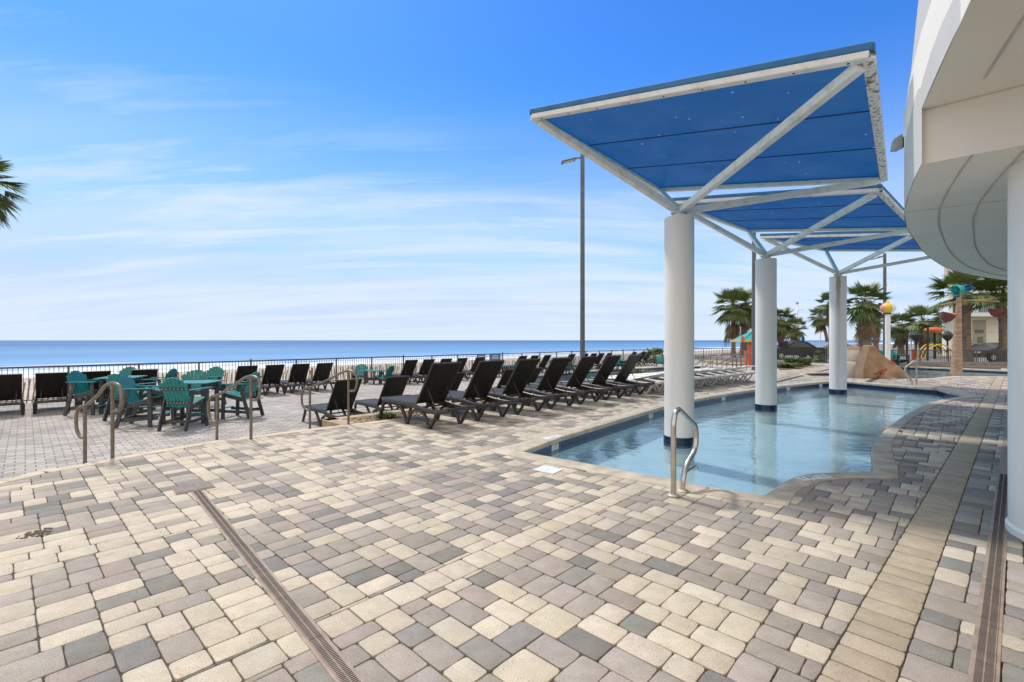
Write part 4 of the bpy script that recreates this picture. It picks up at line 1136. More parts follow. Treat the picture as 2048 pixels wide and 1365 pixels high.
# ------------------------------------------------------------------ loungers  (local x = towards the foot end, origin between the rear feet)
def lounger_parts(root, mf, ms, back_deg, lo=False):
    HW = .335; nseg = 8 if not lo else 6
    zt = .335
    for s in (-1, 1):
        y = s * HW
        mb = MB(); mb.tube(smooth_path([(-.46, y * .86, zt + .012), (-.36, y, zt - .012), (-.15, y, zt - .045), (.15, y, zt - .035), (.45, y, zt), (.95, y, zt + .012), (1.42, y, zt + .01), (1.52, y * .93, zt + .012)], 4), .027, nseg, ry=.042)
        mb.build('side_rail', mf, root, True, angle=60)
        def leg(pts):
            mb = MB(); mb.tube(smooth_path(pts, 4), .034, nseg, ry=.028); mb.build('leg', mf, root, True, angle=60)
        leg([(-.26, y, zt - .03), (-.21, y, .26), (-.11, y, .11), (-.012, y, .0)])
        leg([(.012, y, .0), (.075, y, .13), (.17, y, .24), (.335, y, .275), (.50, y, .24), (.595, y, .13), (.655, y, .0)])
        leg([(.68, y, .0), (.74, y, .12), (.83, y, .25), (.93, y, zt - .01)])
        leg([(1.45, y, zt), (1.50, y, .20), (1.56, y, .09), (1.60, y, .0)])
        for x in (0, .667, 1.605):
            pass
    mb = MB(); mb.tube([(-.46, -HW * .86, zt + .012), (-.50, -.15, zt + .02), (-.50, .15, zt + .02), (-.46, HW * .86, zt + .012)], .022, nseg, ry=.03); mb.build('head_bar', mf, root, True, angle=60)
    mb = MB(); mb.tube([(1.52, -HW * .93, zt + .01), (1.56, 0, zt + .02), (1.52, HW * .93, zt + .01)], .022, nseg, ry=.03); mb.build('foot_bar', mf, root, True, angle=60)
    mb = MB(); mb.tube([(.40, -HW, zt - .03), (.40, HW, zt - .03)], .018, 6); mb.build('crossbar', mf, root, True)
    # seat sling with side battens
    mb = MB(); mb.box((.99, 0, zt + .045), (1.14, .60, .012), None, .004); mb.build('seat_sling', ms, root)
    mb = MB()
    for s in (-1, 1): mb.box((.99, s * .31, zt + .044), (1.18, .028, .034), None, .008)
    mb.box((1.575, 0, zt + .044), (.03, .62, .034), None, .008)
    mb.build('seat_frame', mf, root)
    a = R(180 - back_deg); L = .86; c, s_ = math.cos(a), math.sin(a)
    rot = Matrix(((c, 0, -s_), (0, 1, 0), (s_, 0, c)))
    o = Vector((.415, 0, zt + .045))
    d = Vector((c, 0, s_))
    mb = MB(); mb.box(tuple(o + d * (L / 2)), (L, .60, .012), rot, .004); bk = mb.build('back_sling', ms, root)
    mb = MB()
    for s in (-1, 1): mb.box(tuple(o + d * (L / 2) + Vector((0, s * .31, 0))), (L + .02, .026, .032), rot, .008)
    mb.box(tuple(o + d * (L + .005)), (.03, .64, .034), rot, .008)
    mb.build('back_frame', mf, root)
    if back_deg > 20:
        for s in (-1, 1):
            q = o + d * .34 + Vector((0, s * .21, 0)); mb = MB(); mb.tube([tuple(q), (.415 - .42, s * .21, zt - .0)], .008, 6); mb.build('prop', mf, root)
ANG_L = ANG_B
def lounger(name, loc, mf, ms, deg, label, group):
    t = thing(name, label, 'sun lounger', loc, ANG_L, group); lounger_parts(t, mf, ms, deg); return t
GA = 'dark loungers on the upper terrace beside the pool'; GB = 'dark loungers on the lower terrace below the planter'; GC = 'dark loungers along the seaside railing'; GW = 'white loungers beyond the dark row'
p1 = (P(857, 858) + P(921, 847.5)) / 2; p7 = (P(1253, 793.4) + P(1281, 789.5)) / 2
rowA = ['dark lounger with raised back nearest the camera, beside the stone planter'] + [ORD[k] + ' dark lounger from the planter end of the row beside the wading pool' for k in range(1, 6)] + ['dark lounger at the far end of the pool row, next to the white loungers']
protoL = None
for k in range(7):
    p = p1.lerp(p7, k / 6)
    if protoL is None: protoL = lounger('sun_lounger', (p.x, p.y, .004), M['resin'], M['sling'], 56, rowA[0], GA)
    else: dup(protoL, (p.x, p.y, .004), ANG_L + R(random.uniform(-1.5, 1.5)), rowA[k], GA)
# rows on the lower terrace are located by the middle of the back panel's top edge
TOPZ = .335 + .045 + .86 * math.sin(R(56)); TOPX = .415 - .86 * math.cos(R(56))
def by_top(px, py=None, onrow=None, zb=LZ):
    if onrow:                       # intersect the picture column with a straight row
        a, b = onrow; k = (px - 1024) / FPX; den_ = (b.x - a.x) - k * (b.y - a.y); t_ = (k * a.y - a.x) / den_; q = a.lerp(b, t_)
        top = Vector((q.x, q.y, 0))
    else: top = P(px, py, zb + TOPZ)
    return Vector((top.x, top.y, 0)) - DB * TOPX
rb0, rb1 = Vector((-3.70, 10.7, 0)), Vector((-3.70 + .70 * 7, 10.7 + .714 * 7, 0))
for k, t_ in enumerate((0, 1.28, 3.1, 4.2, 5.3, 6.4, 7.4)):
    q = rb0 + Vector((.70, .714, 0)) * t_; q = q - DB * TOPX
    lab = ['dark lounger on the grey lower terrace just behind the stone planter corner', 'second dark lounger on the lower terrace, just left of the nearest upper lounger'][k] if k < 2 else ORD[k] + ' dark lounger of the lower row, glimpsed between the backs of the pool row'
    dup(protoL, (q.x, q.y, LZ), ANG_L + R(random.uniform(-2, 2)), lab, GB)
rowC = (Vector((-12.66, 12.95, 0)), Vector((10.9, 37.4, 0)))
xs = [(9, 'dark lounger cut off by the left edge of the picture, by the sea railing'), (104, 'dark lounger seen from behind, alone between the left edge and the teal chairs'), (193, 'dark lounger by the railing behind the left teal table'), (290, 'dark lounger by the railing between the two bar tables'),
      (496, 'dark lounger by the railing half hidden by the rightmost teal bar chair'), (551, 'first of three tilted loungers by the sea railing right of the bar chairs'), (603, 'second of three tilted loungers by the sea railing right of the bar chairs'), (651, 'third of three tilted loungers by the sea railing, left of the teal pair')]
far = [824, 859, 894, 926, 961, 1047, 1071, 1096, 1145, 1172, 1189, 1204, 1220, 1270, 1288, 1301]
for px, lab in xs:
    q = by_top(px, onrow=rowC); dup(protoL, (q.x, q.y, LZ), ANG_L + R(random.uniform(-2.5, 2.5)), lab, GC)
labs = ['first', 'second', 'third', 'fourth', 'fifth']
for k, px in enumerate(far):
    if k < 5: lab = labs[k] + ' of five small dark loungers by the railing between the teal pairs'
    elif k < 8: lab = labs[k - 5] + ' of three far dark loungers by the railing right of the blue signs'
    elif k < 13: lab = labs[k - 8] + ' of five far dark loungers around the tall lamp post at the railing'
    else: lab = labs[k - 13] + ' of three far dark loungers ending the railing row by the palmetto'
    q = by_top(px, onrow=rowC); dup(protoL, (q.x, q.y, LZ), ANG_L + R(random.uniform(-3, 3)), lab, GC)
# white flat loungers
w0, w1 = Vector((3.95, 13.35, 0)), P(1488, 762.5)
protoW = None
for k in range(9):
    p = w0.lerp(w1, k / 8)
    lab = (ORD[k] + ' flat white lounger counted from the dark row towards the slide') if k < 8 else 'flat white lounger at the far end of the white row, behind the second column'
    if protoW is None: protoW = lounger('sun_lounger', (p.x, p.y, .004), M['resin_white'], M['sling_white'], 13, lab, GW)
    else: dup(protoW, (p.x, p.y, .004), ANG_L + R(random.uniform(-2, 2)), lab, GW)
for k in range(6):
    p = Vector((6.2, 17.8, 0)).lerp(Vector((9.6, 20.6, 0)), k / 5)
    dup(protoW, (p.x, p.y, LZ), ANG_L + R(random.uniform(-2, 2)), ORD[k] + ' white lounger of the back row by the teal pool', 'white loungers in the back row')

# ------------------------------------------------------------------ adirondack chairs (local x = facing direction)
def adirondack(root, sh, tall):
    T, G = M['teal'], M['grey_poly']; ah = sh + .22; bt = sh + (.60 if tall else .56)
    # seat slats
    mb = MB()
    for k in range(6):
        x = .27 - k * .085; mb.box((x, 0, sh - k * .022), (.075, .54, .022), Matrix.Rotation(R(-13), 3, 'Y'), .005)
    mb.build('seat', T, root)
    # fan back: seven slats with an arched top
    mb = MB(); lean = R(17 if tall else 24); n = 7
    for k in range(n):
        f = (k - 3) / 3; ytop = f * .285; ybot = f * .215; h = (.73 if tall else .72) - .12 * f * f
        b0 = Vector((-.20, ybot, sh - .16)); tdir = Vector((-math.sin(lean), (ytop - ybot) / .75, math.cos(lean))).normalized()
        b1_ = b0 + tdir * h
        sd = Vector((0, 1, 0)); wb, wt = .062, .084
        th_ = Vector((math.cos(lean), 0, math.sin(lean))) * .010
        vs = []
        for pnt, w in ((b0, wb), (b1_ + Vector((0, 0, -.02)), wt)):
            for sg in (-1, 1):
                for tt in (-1, 1): vs.append(pnt + sd * sg * w / 2 + th_ * tt)
        capz = b1_ + tdir * .012 
        mb.add(vs, [(0, 1, 3, 2), (4, 6, 7, 5), (0, 4, 5, 1), (2, 3, 7, 6), (0, 2, 6, 4), (1, 5, 7, 3)])
    mb.build('backrest', T, root)
    for s in (-1, 1):
        y = s * .33
        mb = MB(); pts = [(.36, y - .055 * 1, ah), (.38, y, ah), (.36, y + .055, ah), (-.10, y + .06 * 1 - (.02 if s < 0 else .0), ah - .0), (-.34, y + .03, ah), (-.36, y - .03, ah), (-.10, y - .045, ah)]
        mb.prism([(p[0], p[1]) for p in pts], ah, ah + .022); mb.build('armrest', T, root)
        yl = s * .30
        mb = MB(); mb.bar((.27, yl, 0), (.25, yl, ah), .032, .085, up=(1, 0, 0)); mb.build('leg', G, root)
        mb = MB()
        mb.bar((-.42 if tall else -.40, yl, 0), (-.17, yl, ah), .032, .085, up=(1, 0, 0)); mb.build('leg', G, root)
        mb = MB(); mb.bar((.30, s * .262, sh - .045), (-.26, s * .262, sh - .185), .03, .09); mb.build('side_rail', G, root)
        if tall: mb = MB(); mb.bar((.42, yl * .90, .20), (-.33, yl * .90, .17), .028, .07); mb.build('side_stretcher', G, root)
    mb = MB()
    l2 = math.tan(lean)
    for dz, w in ((.10, .52), (.42, .60)):
        z = sh - .16 + dz; x = -.20 - l2 * dz - .026; mb.box((x, 0, z), (.024, w, .055), Matrix.Rotation(-lean, 3, 'Y'), .004)
    mb.build('back_rail', G, root)
    mb = MB()
    for dz, w, n in ((.10, .44, 7), (.42, .54, 7)):
        z = sh - .16 + dz; x = -.20 - l2 * dz - .040
        for k in range(n): mb.ellipsoid((x, (k - 3) / 3 * w / 2, z), (.006, .010, .010), 6, 4)
    mb.build('screws', M['plate'], root)
    if tall:
        mb = MB(); mb.box((.40, 0, .245), (.10, .56, .022), None, .005); mb.build('footrest', T, root)
        mb = MB(); mb.box((-.30, 0, .19), (.028, .53, .07), None, .004); mb.build('rear_stretcher', G, root)
def bar_table(root, h, s=.92):
    T, G = M['teal'], M['grey_poly']; mb = MB(); n = 7
    for k in range(n):
        w = s / n; mb.box((0, -s / 2 + w * (k + .5), h - .014), (s, w - .008, .026), None, .005)
    mb.build('tabletop', T, root)
    for sx in (-1, 1):
        for sy in (-1, 1): mb = MB(); mb.box((sx * .33, sy * .33, h / 2 - .02), (.085, .085, h - .04), None, .006); mb.build('leg', G, root)
    mb = MB(); mb.box((0, .33, .22), (.575, .03, .08)); mb.box((0, -.33, .22), (.575, .03, .08)); mb.box((.33, 0, h - .085), (.03, .575, .09)); mb.box((-.33, 0, h - .085), (.03, .575, .09)); mb.build('apron', G, root)
GT = 'tall teal chairs around the bar tables'; GS = 'low teal chairs along the sea railing'
tc_ = [((182, 828), 5, 'tall teal chair left of the left bar table, facing right'),
       ((236, 813), -95, 'tall teal chair behind the left bar table, by the railing'),
       ((262, 838), 80, 'tall teal chair, back to us, at the near side of the left bar table'),
       ((288, 851), 12, 'tall teal chair seen from the side between the two bar tables, facing right'),
       ((316, 819), 190, 'tall teal chair right of the left bar table, facing left'),
       ((372, 856), 88, 'tall teal chair seen square from behind at the right bar table'),
       ((384, 829), -70, 'tall teal chair on the far side of the right bar table, facing us'),
       ((412, 812), -100, 'tall teal chair right behind the right bar table, near the tilted loungers'),
       ((481, 835), 178, 'rightmost tall teal chair, standing apart beside the middle handrail')]
pc = None
for (px, py), a, lab in tc_:
    q = P(px, py, LZ)
    if pc is None: pc = thing('adirondack_bar_chair', lab, 'chair', (q.x, q.y, LZ), R(a), GT); adirondack(pc, .66, True)
    else: dup(pc, (q.x, q.y, LZ), R(a), lab, GT)
q = P(243, 824, LZ); tb1 = thing('bar_table', 'square teal bar table in the left group of tall chairs', 'table', (q.x, q.y, LZ), R(20), 'teal bar tables'); bar_table(tb1, .98)
q = P(392, 843, LZ); dup(tb1, (q.x, q.y, LZ), R(8), 'square teal bar table in the right group of tall chairs', 'teal bar tables')
lowch = [((719, 766), -85, 'low teal chair on the left of the pair by the slatted dune fence'), ((765, 769), 165, 'low teal chair on the right of the pair by the slatted dune fence'),
         ((987, None), -85, 'teal chair left of a small table under the blue signs'), ((1016, None), 170, 'teal chair right of a small table under the blue signs'),
         ((1110, None), -85, 'teal chair at the railing left of the tall lamp post'), ((1136, None), 170, 'teal chair just left of the tall lamp post, facing left'),
         ((1239, None), -85, 'far teal chair left of its table, right of the tall lamp post'), ((1257, None), 175, 'far teal chair right of its table, right of the tall lamp post'),
         ((1319, None), -120, 'far teal chair at the railing beside the nearest white column')]
rowS = (P(742, 770, LZ), Vector((15.0, 38.2, 0)))
def onrow(px, a, b):
    k = (px - 1024) / FPX; den_ = (b.x - a.x) - k * (b.y - a.y); return a.lerp(b, (k * a.y - a.x) / den_)
ps = None
for (px, py), a, lab in lowch:
    q = P(px, py, LZ) if py else onrow(px, *rowS)
    if ps is None: ps = thing('adirondack_chair', lab, 'chair', (q.x, q.y, LZ), R(a), GS); adirondack(ps, .38, False)
    else: dup(ps, (q.x, q.y, LZ), R(a), lab, GS)
for px, lab in ((745, 'small teal table between the low chair pair by the dune fence'), (1003, 'small teal table between chairs under the blue signs'), (1125, 'small teal table left of the tall lamp post'), (1249, 'small teal table between the far chairs right of the lamp post')):
    q = onrow(px, *rowS)
    if px == 745: q = P(746, 768, LZ); ts = thing('side_table', lab, 'table', (q.x, q.y, LZ), R(10), 'small teal tables'); bar_table(ts, .62, .62)
    else: dup(ts, (q.x, q.y, LZ), R(10), lab, 'small teal tables')
for px, D, a, lab in ((1193, 745, -70, 'teal chair by the teal pool, glimpsed behind the fifth lounger'), (1232, 743, 150, 'teal chair by the teal pool, glimpsed behind the sixth lounger'), (1298, 741, 160, 'teal chair by the teal pool beyond the first white loungers')):
    q = P(px, D, LZ + .94); dup(ps, (q.x, q.y, LZ), R(a), lab, 'teal chairs beside the teal pool')
for px, a, lab in ((1768, -95, 'teal chair by the kids pool, left of the white beach ball post'), (1796, -80, 'broad teal chair by the kids pool, right of the beach ball post')):
    q = PY(px, 730, 27.0); dup(ps, (q.x, q.y, -.03), R(a), lab, 'teal chairs beside the kids pool', sc=1.15)

# ------------------------------------------------------------------ planter
pl = [P(640, 858), P(636, 836)]
k0 = edge[-1 - 6]
ka, kb = P(690, 849.5), None
pA = P(641, 855); 
pu, pv = toUV(P(780, 840)); vk = pv + .03
u0 = toUV(P(692, 849))[0] - .05
plt = thing('stone_planter', 'tan stone block planter holding pebbles beside the nearest dark lounger', 'planter', tuple(UV(u0, vk, 0)), 0, None, True)
mb = MB(); ring = [UV(u0, toUV(P(692, 849))[1] + .02), UV(u0, vk + 1.0), UV(u0 + 15, vk + 1.0)]
strip_blocks(mb, ring, .26, .17, -.004, .42, .006, 1, .012); strip_blocks(mb, ring, .24, .16, -.178, .5, .006, 1, .012); strip_blocks(mb, ring, .25, .20, -.342, .42, .006, 1, .012)
mb.build('block_wall', M['block'], plt)
peb = MB(); random.seed(3)
cents = []
def pebble(mb, c, r):
    rx, ry, rz = r * random.uniform(.8, 1.5), r * random.uniform(.6, 1.0), r * random.uniform(.4, .7)
    a = random.uniform(0, 3.14); ca, sa = math.cos(a), math.sin(a); o = len(mb.v)
    n = 6
    for z, k in ((-1, 0), (-.3, 1), (.45, .85), (1, 0)):
        if k == 0: mb.v.append((c.x, c.y, c.z + z * rz * .8)); continue
        for i in range(n):
            t = 6.283 * i / n; x, y = rx * k * math.cos(t), ry * k * math.sin(t); mb.v.append((c.x + x * ca - y * sa, c.y + x * sa + y * ca, c.z + z * rz))
    for i in range(n):
        j = (i + 1) % n; mb.f += [(o, o + 1 + j, o + 1 + i), (o + 1 + i, o + 1 + j, o + 7 + j, o + 7 + i), (o + 7 + i, o + 7 + j, o + 13)]
for k in range(5200):
    u = u0 + .25 + random.random() ** 1.6 * 14.5; v = vk + random.uniform(.0, .76)
    if u < u0 + 1.2 and v < vk + .0: continue
    pebble(peb, UV(u, v, -.055 + random.uniform(0, .035)), random.uniform(.014, .030) * (1 if u < u0 + 6 else 1.5))
po = peb.build('pebbles', mottled('pebble_brown', (.22, .14, .085), (.52, .40, .27), 18, .8, contrast=(.3, .7)), None, True); po['kind'] = 'stuff'; tag(po, 'tan and brown river pebbles filling the stone planter', 'pebbles')
soil = MB(); soil.add([tuple(UV(u0 + .2, vk - .15, -.075)), tuple(UV(u0 + 15, vk - .1, -.075)), tuple(UV(u0 + 15, vk + .8, -.075)), tuple(UV(u0 + .2, vk + .8, -.075))], [(0, 1, 2, 3)])
struct(soil.build('planter_soil', M['mulch']))
def grass_tuft(name, loc, n, h, spread, mat, label, cat='plant', w=.008, group=None):
    mb = MB()
    for k in range(n):
        a = random.uniform(0, 6.283); r0 = random.random() * spread * .35; b = Vector((r0 * math.cos(a), r0 * math.sin(a), 0)); a2 = a + random.uniform(-.6, .6)
        L = h * random.uniform(.6, 1.15); out = spread * random.uniform(.3, 1.0); d = Vector((math.cos(a2), math.sin(a2), 0)); sd = Vector((-d.y, d.x, 0)) * w
        p0 = b; p1 = b + d * out * .35 + Vector((0, 0, L * .75)); p2 = b + d * out + Vector((0, 0, L * random.uniform(.6, 1.0)))
        mb.add([p0 - sd, p0 + sd, p1 + sd * .8, p1 - sd * .8, p2], [(0, 1, 2, 3), (3, 2, 4)])
    o = mb.build(name, mat); o.location = loc; tag(o, label, cat, group); return o
q = P(775, 838); grass_tuft('grass_tuft', (q.x - .1, q.y + .25, -.06), 260, .16, .34, M['shrub'], 'yellow-green grass clump in the pebbles under the nearest lounger')
q = UV(u0 + 11.2, vk + .55); grass_tuft('leafy_shrub', (q.x, q.y, -.06), 420, .55, .75, M['shrub'], 'yellow-green shrub behind the last dark lounger of the pool row', 'shrub', .018)

# ------------------------------------------------------------------ railings
def railing(name, pts, zb, zt, label, mat, bays_every=1.85, pick=.112, pw=.016, tallpost=(), base=None, group=None):
    t = thing(name, label, 'railing', (pts[0].x, pts[0].y, zb), 0, group, True)
    for i in range(len(pts) - 1):
        a, b = pts[i], pts[i + 1]; d = b - a; L = d.length; n = max(1, round(L / bays_every)); e = d / L
        up = lambda z: Vector((0, 0, z))
        mb = MB(); mb.bar(a + up(zt - .025), b + up(zt - .025), .055, .05); mb.build('top_rail', mat, t)
        mb = MB(); mb.bar(a + up(zb + .10), b + up(zb + .10), .03, .03); mb.build('bottom_rail', mat, t)
        for k in range(n + 1):
            q = a + d * (k / n); hh = zt + (.05 if (k % 4 == 2) else 0) - (.042 if k % 4 != 2 else 0)
            mb = MB(); mb.box((q.x, q.y, (zb + hh) / 2), (.055, .055, hh - zb), Matrix.Rotation(math.atan2(e.y, e.x), 3, 'Z')); mb.build('post', mat, t)
            if k == n: break
            mb = MB(); m = int(L / n / pick)
            for j in range(1, m):
                c = a + d * ((k + j / m) / n); mb.box((c.x, c.y, (zb + .115 + zt - .04) / 2), (pw, pw, zt - .04 - zb - .115), Matrix.Rotation(math.atan2(e.y, e.x), 3, 'Z'))
            mb.build('picket_panel', mat, t)
    return t
fa, fb = Vector((-19.4, 10.6, 0)), Vector((14.7, 45.9, 0))
fa = Vector((-15.7, 14.46, 0)) - (Vector((30.4, 31.44, 0)).normalized() * 4)
railing('sea_railing', [fa, fb], LZ, .67, 'long dark metal picket railing between the lower terrace and the beach', M['fence'])
railing('far_railing', [Vector((17.0, 46.5, 0)), Vector((27, 47.5, 0))], -.45, .70, 'dark picket railing at the far end of the lower terrace before the two tall palms', M['fence'], pw=.03, pick=.16)
railing('picket_railing', [Vector((16.4, 31.0, 0)), Vector((22.6, 30.6, 0))], -.03, .95, 'dark picket railing in front of the dark parked car, behind the planting bed', M['fence_dark'], pw=.022)
railing('picket_railing', [Vector((22.6, 28.0, 0)), Vector((31.0, 28.0, 0))], -.03, .93, 'dark picket railing behind the kids pool, in front of the yellow playground', M['fence'], pw=.022)
# posts of the sea railing carry small signs
for px, py, lab in ((961, 714, 'left one of two blue signs hung on the sea railing'), (989, 713.5, 'right one of two blue signs hung on the sea railing')):
    q = onrow(px, fa, fb); t = thing('railing_sign', lab, 'sign', (q.x, q.y, 0), math.atan2(31.4, 30.4), 'blue signs on the railing')
    mb = MB(); mb.box((0, -.06, .42), (.95 if px > 970 else .72, .012, .42), None, .003); mb.build('panel', M['sign_blue'], t)
    mb = MB(); mb.box((0, -.068, .52), (.5, .004, .05)); mb.box((0, -.068, .42), (.6, .004, .03)); mb.box((0, -.068, .36), (.55, .004, .03)); mb.build('print', M['plate'], t)
# wooden slat dune fence beyond the railing
random.seed(11)
df = thing('dune_fence', 'weathered wooden slat fence on the sand behind the sea railing', 'fence', tuple(UV(0, 23.2, -1.1)), 0, None, True)
for seg in range(22):
    mb = MB(); ua = -3.5 + seg * 2.2; va = 23.4 + .5 * math.sin(seg * .8); vb = 23.4 + .5 * math.sin((seg + 1) * .8); zb_ = -1.08
    tilt = .16 * math.sin(seg * 1.7)
    for k in range(17):
        u = ua + k * .129; v = va + (vb - va) * k / 17; h = random.uniform(1.05, 1.25); lean = tilt + random.uniform(-.06, .06)
        p0 = UV(u, v, zb_); p1 = UV(u + lean, v + random.uniform(-.05, .05), zb_ + h); mb.bar(p0, p1, .042, .012, up=(DB.x, DB.y, 0))
    mb.build('slat_panel', M['wood'], df)
    mb = MB(); p0 = UV(ua, va, zb_ - .1); mb.tube([p0, p0 + Vector((0, 0, 1.35))], .05, 8); mb.build('post', M['wood'], df)
# timber post at the left group, dune litter strip
for k, (px, lab) in enumerate(((164, 'short weathered timber post beyond the railing, left of the teal tables'),)):
    q = onrow(px, fa + DB * .8, fb + DB * .8); mb = MB(); mb.box((q.x, q.y, -.45), (.13, .13, 1.5), Matrix.Rotation(.4, 3, 'Z'), .01)
    tag(mb.build('timber_post', M['wood']), lab, 'post')
lt = MB(); us2 = [-26 + .5 * i for i in range(200)]; vs2 = [21.47, 21.9, 22.6, 23.4, 24.6]; vv = []
for j, v in enumerate(vs2):
    for u in us2: vv.append(tuple(UV(u, v + (.4 * noise.noise(Vector((u * .5, 3, 0))) if j == 4 else 0), bz(u, v) + (.20, .22, .16, .09, -.03)[j] + .06 * noise.noise(Vector((u, v, 0))))))
lt.add(vv, [(j * 200 + i, j * 200 + i + 1, (j + 1) * 200 + i + 1, (j + 1) * 200 + i) for j in range(4) for i in range(199)]); struct(lt.build('dune_ground', M['dune'], smooth=True))
random.seed(5)
mb = MB()
for k in range(1500):
    u = random.uniform(-20, 34); v = 21.9 + random.random() ** 1.5 * 3.4; p0 = UV(u, v, bz(u, v) + .1); a = random.uniform(0, 6.283); h = random.uniform(.12, .5) if u < -4 else random.uniform(.08, .25); d = Vector((math.cos(a), math.sin(a), 0)); sd = Vector((-d.y, d.x, 0)) * .007
    p1 = p0 + d * h * .5 + Vector((0, 0, h)); mb.add([p0 - sd, p0 + sd, p1], [(0, 1, 2)])
o = mb.build('dune_grass', mottled('dry_grass', (.20, .14, .06), (.40, .32, .18), 4, .9)); o['kind'] = 'stuff'; tag(o, 'sparse dry dune grass and litter beyond the railing', 'grass')

# sloped stair rails at the far terrace steps
for k, ((xa, ya), (xb, yb), xc, yd) in enumerate((((1390, 730), (1421, 711), 1434, 733), ((1405, 737), (1444, 709), 1465, 737), ((1433, 731), (1474, 708.5), 1482, 741), ((1452, 728), (1493, 708.5), 1508, 742))):
    Yc = 29.5 - k * .9
    a, b = PY(xa, ya, Yc), PY(xb, yb, Yc); c = PY(xc, yb, Yc); g = PY(xc, yd, Yc)
    t = thing('sloped_handrail', ['first', 'second', 'third', 'fourth'][k] + ' of four sloped brown handrails between the first two white columns', 'handrail', (a.x, a.y, -.3), 0, 'sloped handrails at the far steps', True)
    mb = MB(); mb.tube(rnd_path([a, b, c, Vector((c.x, c.y, g.z))], .12, 4), .036, 8); mb.build('rail', M['bronze'], t, True, angle=60)
    m_ = a.lerp(b, .5); mb = MB(); mb.tube([m_, Vector((m_.x, m_.y, -.62))], .02, 8); mb.tube([b, Vector((b.x, b.y, -.5))], .02, 8); mb.build('posts', M['bronze'], t, True, angle=60)
mb = MB()
for k in range(3): mb.prism([(12.0 + k * .4, 26.5), (16.5, 26.5), (16.5, 31), (12.0 + k * .4, 31)], -.52, -.40 + k * .12)
struct(mb.build('far_steps', mottled('pale_concrete', (.36, .35, .32), (.48, .47, .43), 3, .9)))
mb = MB(); mb.prism([(16.5, 36), (26, 36), (27, 44), (17.5, 44)], -.49, -.32); struct(mb.build('sandy_bank', M['dune']))

# ------------------------------------------------------------------ lamp posts
def lamp_post(px, Y, ztop, r, zb, label, arm=1):
    q = PY(px, 681, Y); t = thing('lamp_post', label, 'lamp post', (q.x, q.y, zb), 0, 'grey lamp posts')
    mb = MB(); mb.lathe((0, 0, 0), [(r * 1.9, 0), (r * 1.9, .03), (r * 1.2, .05), (r * 1.08, .12), (r, .3), (r * .82, ztop - zb)], 16); mb.build('pole', M['pole'], t, True, angle=40)
    if arm:
        h = ztop - zb; mb = MB(); mb.bar((0, 0, h - .14), (-.32, -.03, h - .20), .05, .05); mb.build('arm', M['pole'], t)
        mb = MB(); mb.box((-.56, -.05, h - .30), (.56, .34, .05), Matrix.Rotation(R(-14), 3, 'Y'), .012); hd = mb.build('lamp_head', M['pole'], t)
        mb = MB(); mb.box((-.555, -.05, h - .329), (.44, .26, .008), Matrix.Rotation(R(-14), 3, 'Y')); g_ = mb.build('lens', M['lens'], hd)
        mb = MB(); mb.box((-.40, -.05, h - .24), (.14, .12, .09), Matrix.Rotation(R(-14), 3, 'Y'), .01); mb.build('driver_box', M['pole'], hd)
    return t
lamp_post(1165, 18.5, 8.83, .098, LZ, 'tallest grey lamp post with a flat lamp head, left of the nearest canopy')
lamp_post(1508, 23.5, 7.2, .11, -.03, 'grey lamp post beside the second white column', 0)
lamp_post(1769.5, 29, 6.85, .10, -.03, 'grey lamp post behind the beach ball post', 1)

# ------------------------------------------------------------------ palms
def fan_frond(mb, base, az, el, L, R_, nb, droop, rnd, wide=2.6):
    """petiole from base, then a fan of narrow blades; gravity bends everything"""
    d = Vector((math.cos(az) * math.cos(el), math.sin(az) * math.cos(el), math.sin(el)))
    sd = Vector((-math.sin(az), math.cos(az), 0)); p1 = base + d * L + Vector((0, 0, -droop * L * .25))
    w = sd * .012
    mb.add([base - w * 1.6, base + w * 1.6, p1 + w, p1 - w], [(0, 1, 2, 3)])
    dn = (d + Vector((0, 0, -droop * .55))).normalized(); nrm = sd.cross(dn).normalized()
    for k in range(nb):
        a = (k / (nb - 1) - .5) * wide + rnd.uniform(-.04, .04); c, s = math.cos(a), math.sin(a)
        bd = (dn * c + sd * s + nrm * .12 * abs(s)).normalized(); Lb = R_ * (.72 + .28 * math.cos(a)) * rnd.uniform(.85, 1.08)
        bw = bd.cross(nrm).normalized() * (R_ * .040)
        m1 = p1 + bd * Lb * .55 + Vector((0, 0, -droop * Lb * .10)); m2 = p1 + bd * Lb + Vector((0, 0, -droop * Lb * rnd.uniform(.22, .55)))
        mb.add([p1, m1 - bw, m2, m1 + bw], [(0, 1, 2, 3)])
def crown_mesh(seed, nf=46, R_=.62, L=.58, nb=24, elmin=-.85):
    rnd = random.Random(seed); mb = MB()
    for k in range(nf):
        t = k / nf; az = k * 2.39996 + rnd.uniform(-.3, .3); el = elmin + (1.18 - elmin) * (t ** .95) + rnd.uniform(-.22, .22)
        fan_frond(mb, Vector((0, 0, 0)), az, el, L * rnd.uniform(.75, 1.1), R_ * rnd.uniform(.85, 1.1), nb, rnd.uniform(.30, .85) * (1.15 - .85 * t), rnd)
    return mb
def dead_mesh(seed, nf=16, depth=1.0):
    rnd = random.Random(seed); mb = MB()
    for k in range(nf):
        az = k * 2.39996; el = rnd.uniform(-1.45, -.75); z = -rnd.random() * depth * .5
        fan_frond(mb, Vector((0, 0, z)), az, el, .35 * rnd.uniform(.7, 1.2), .5 * rnd.uniform(.8, 1.1), 12, .9, rnd, 1.6)
    return mb
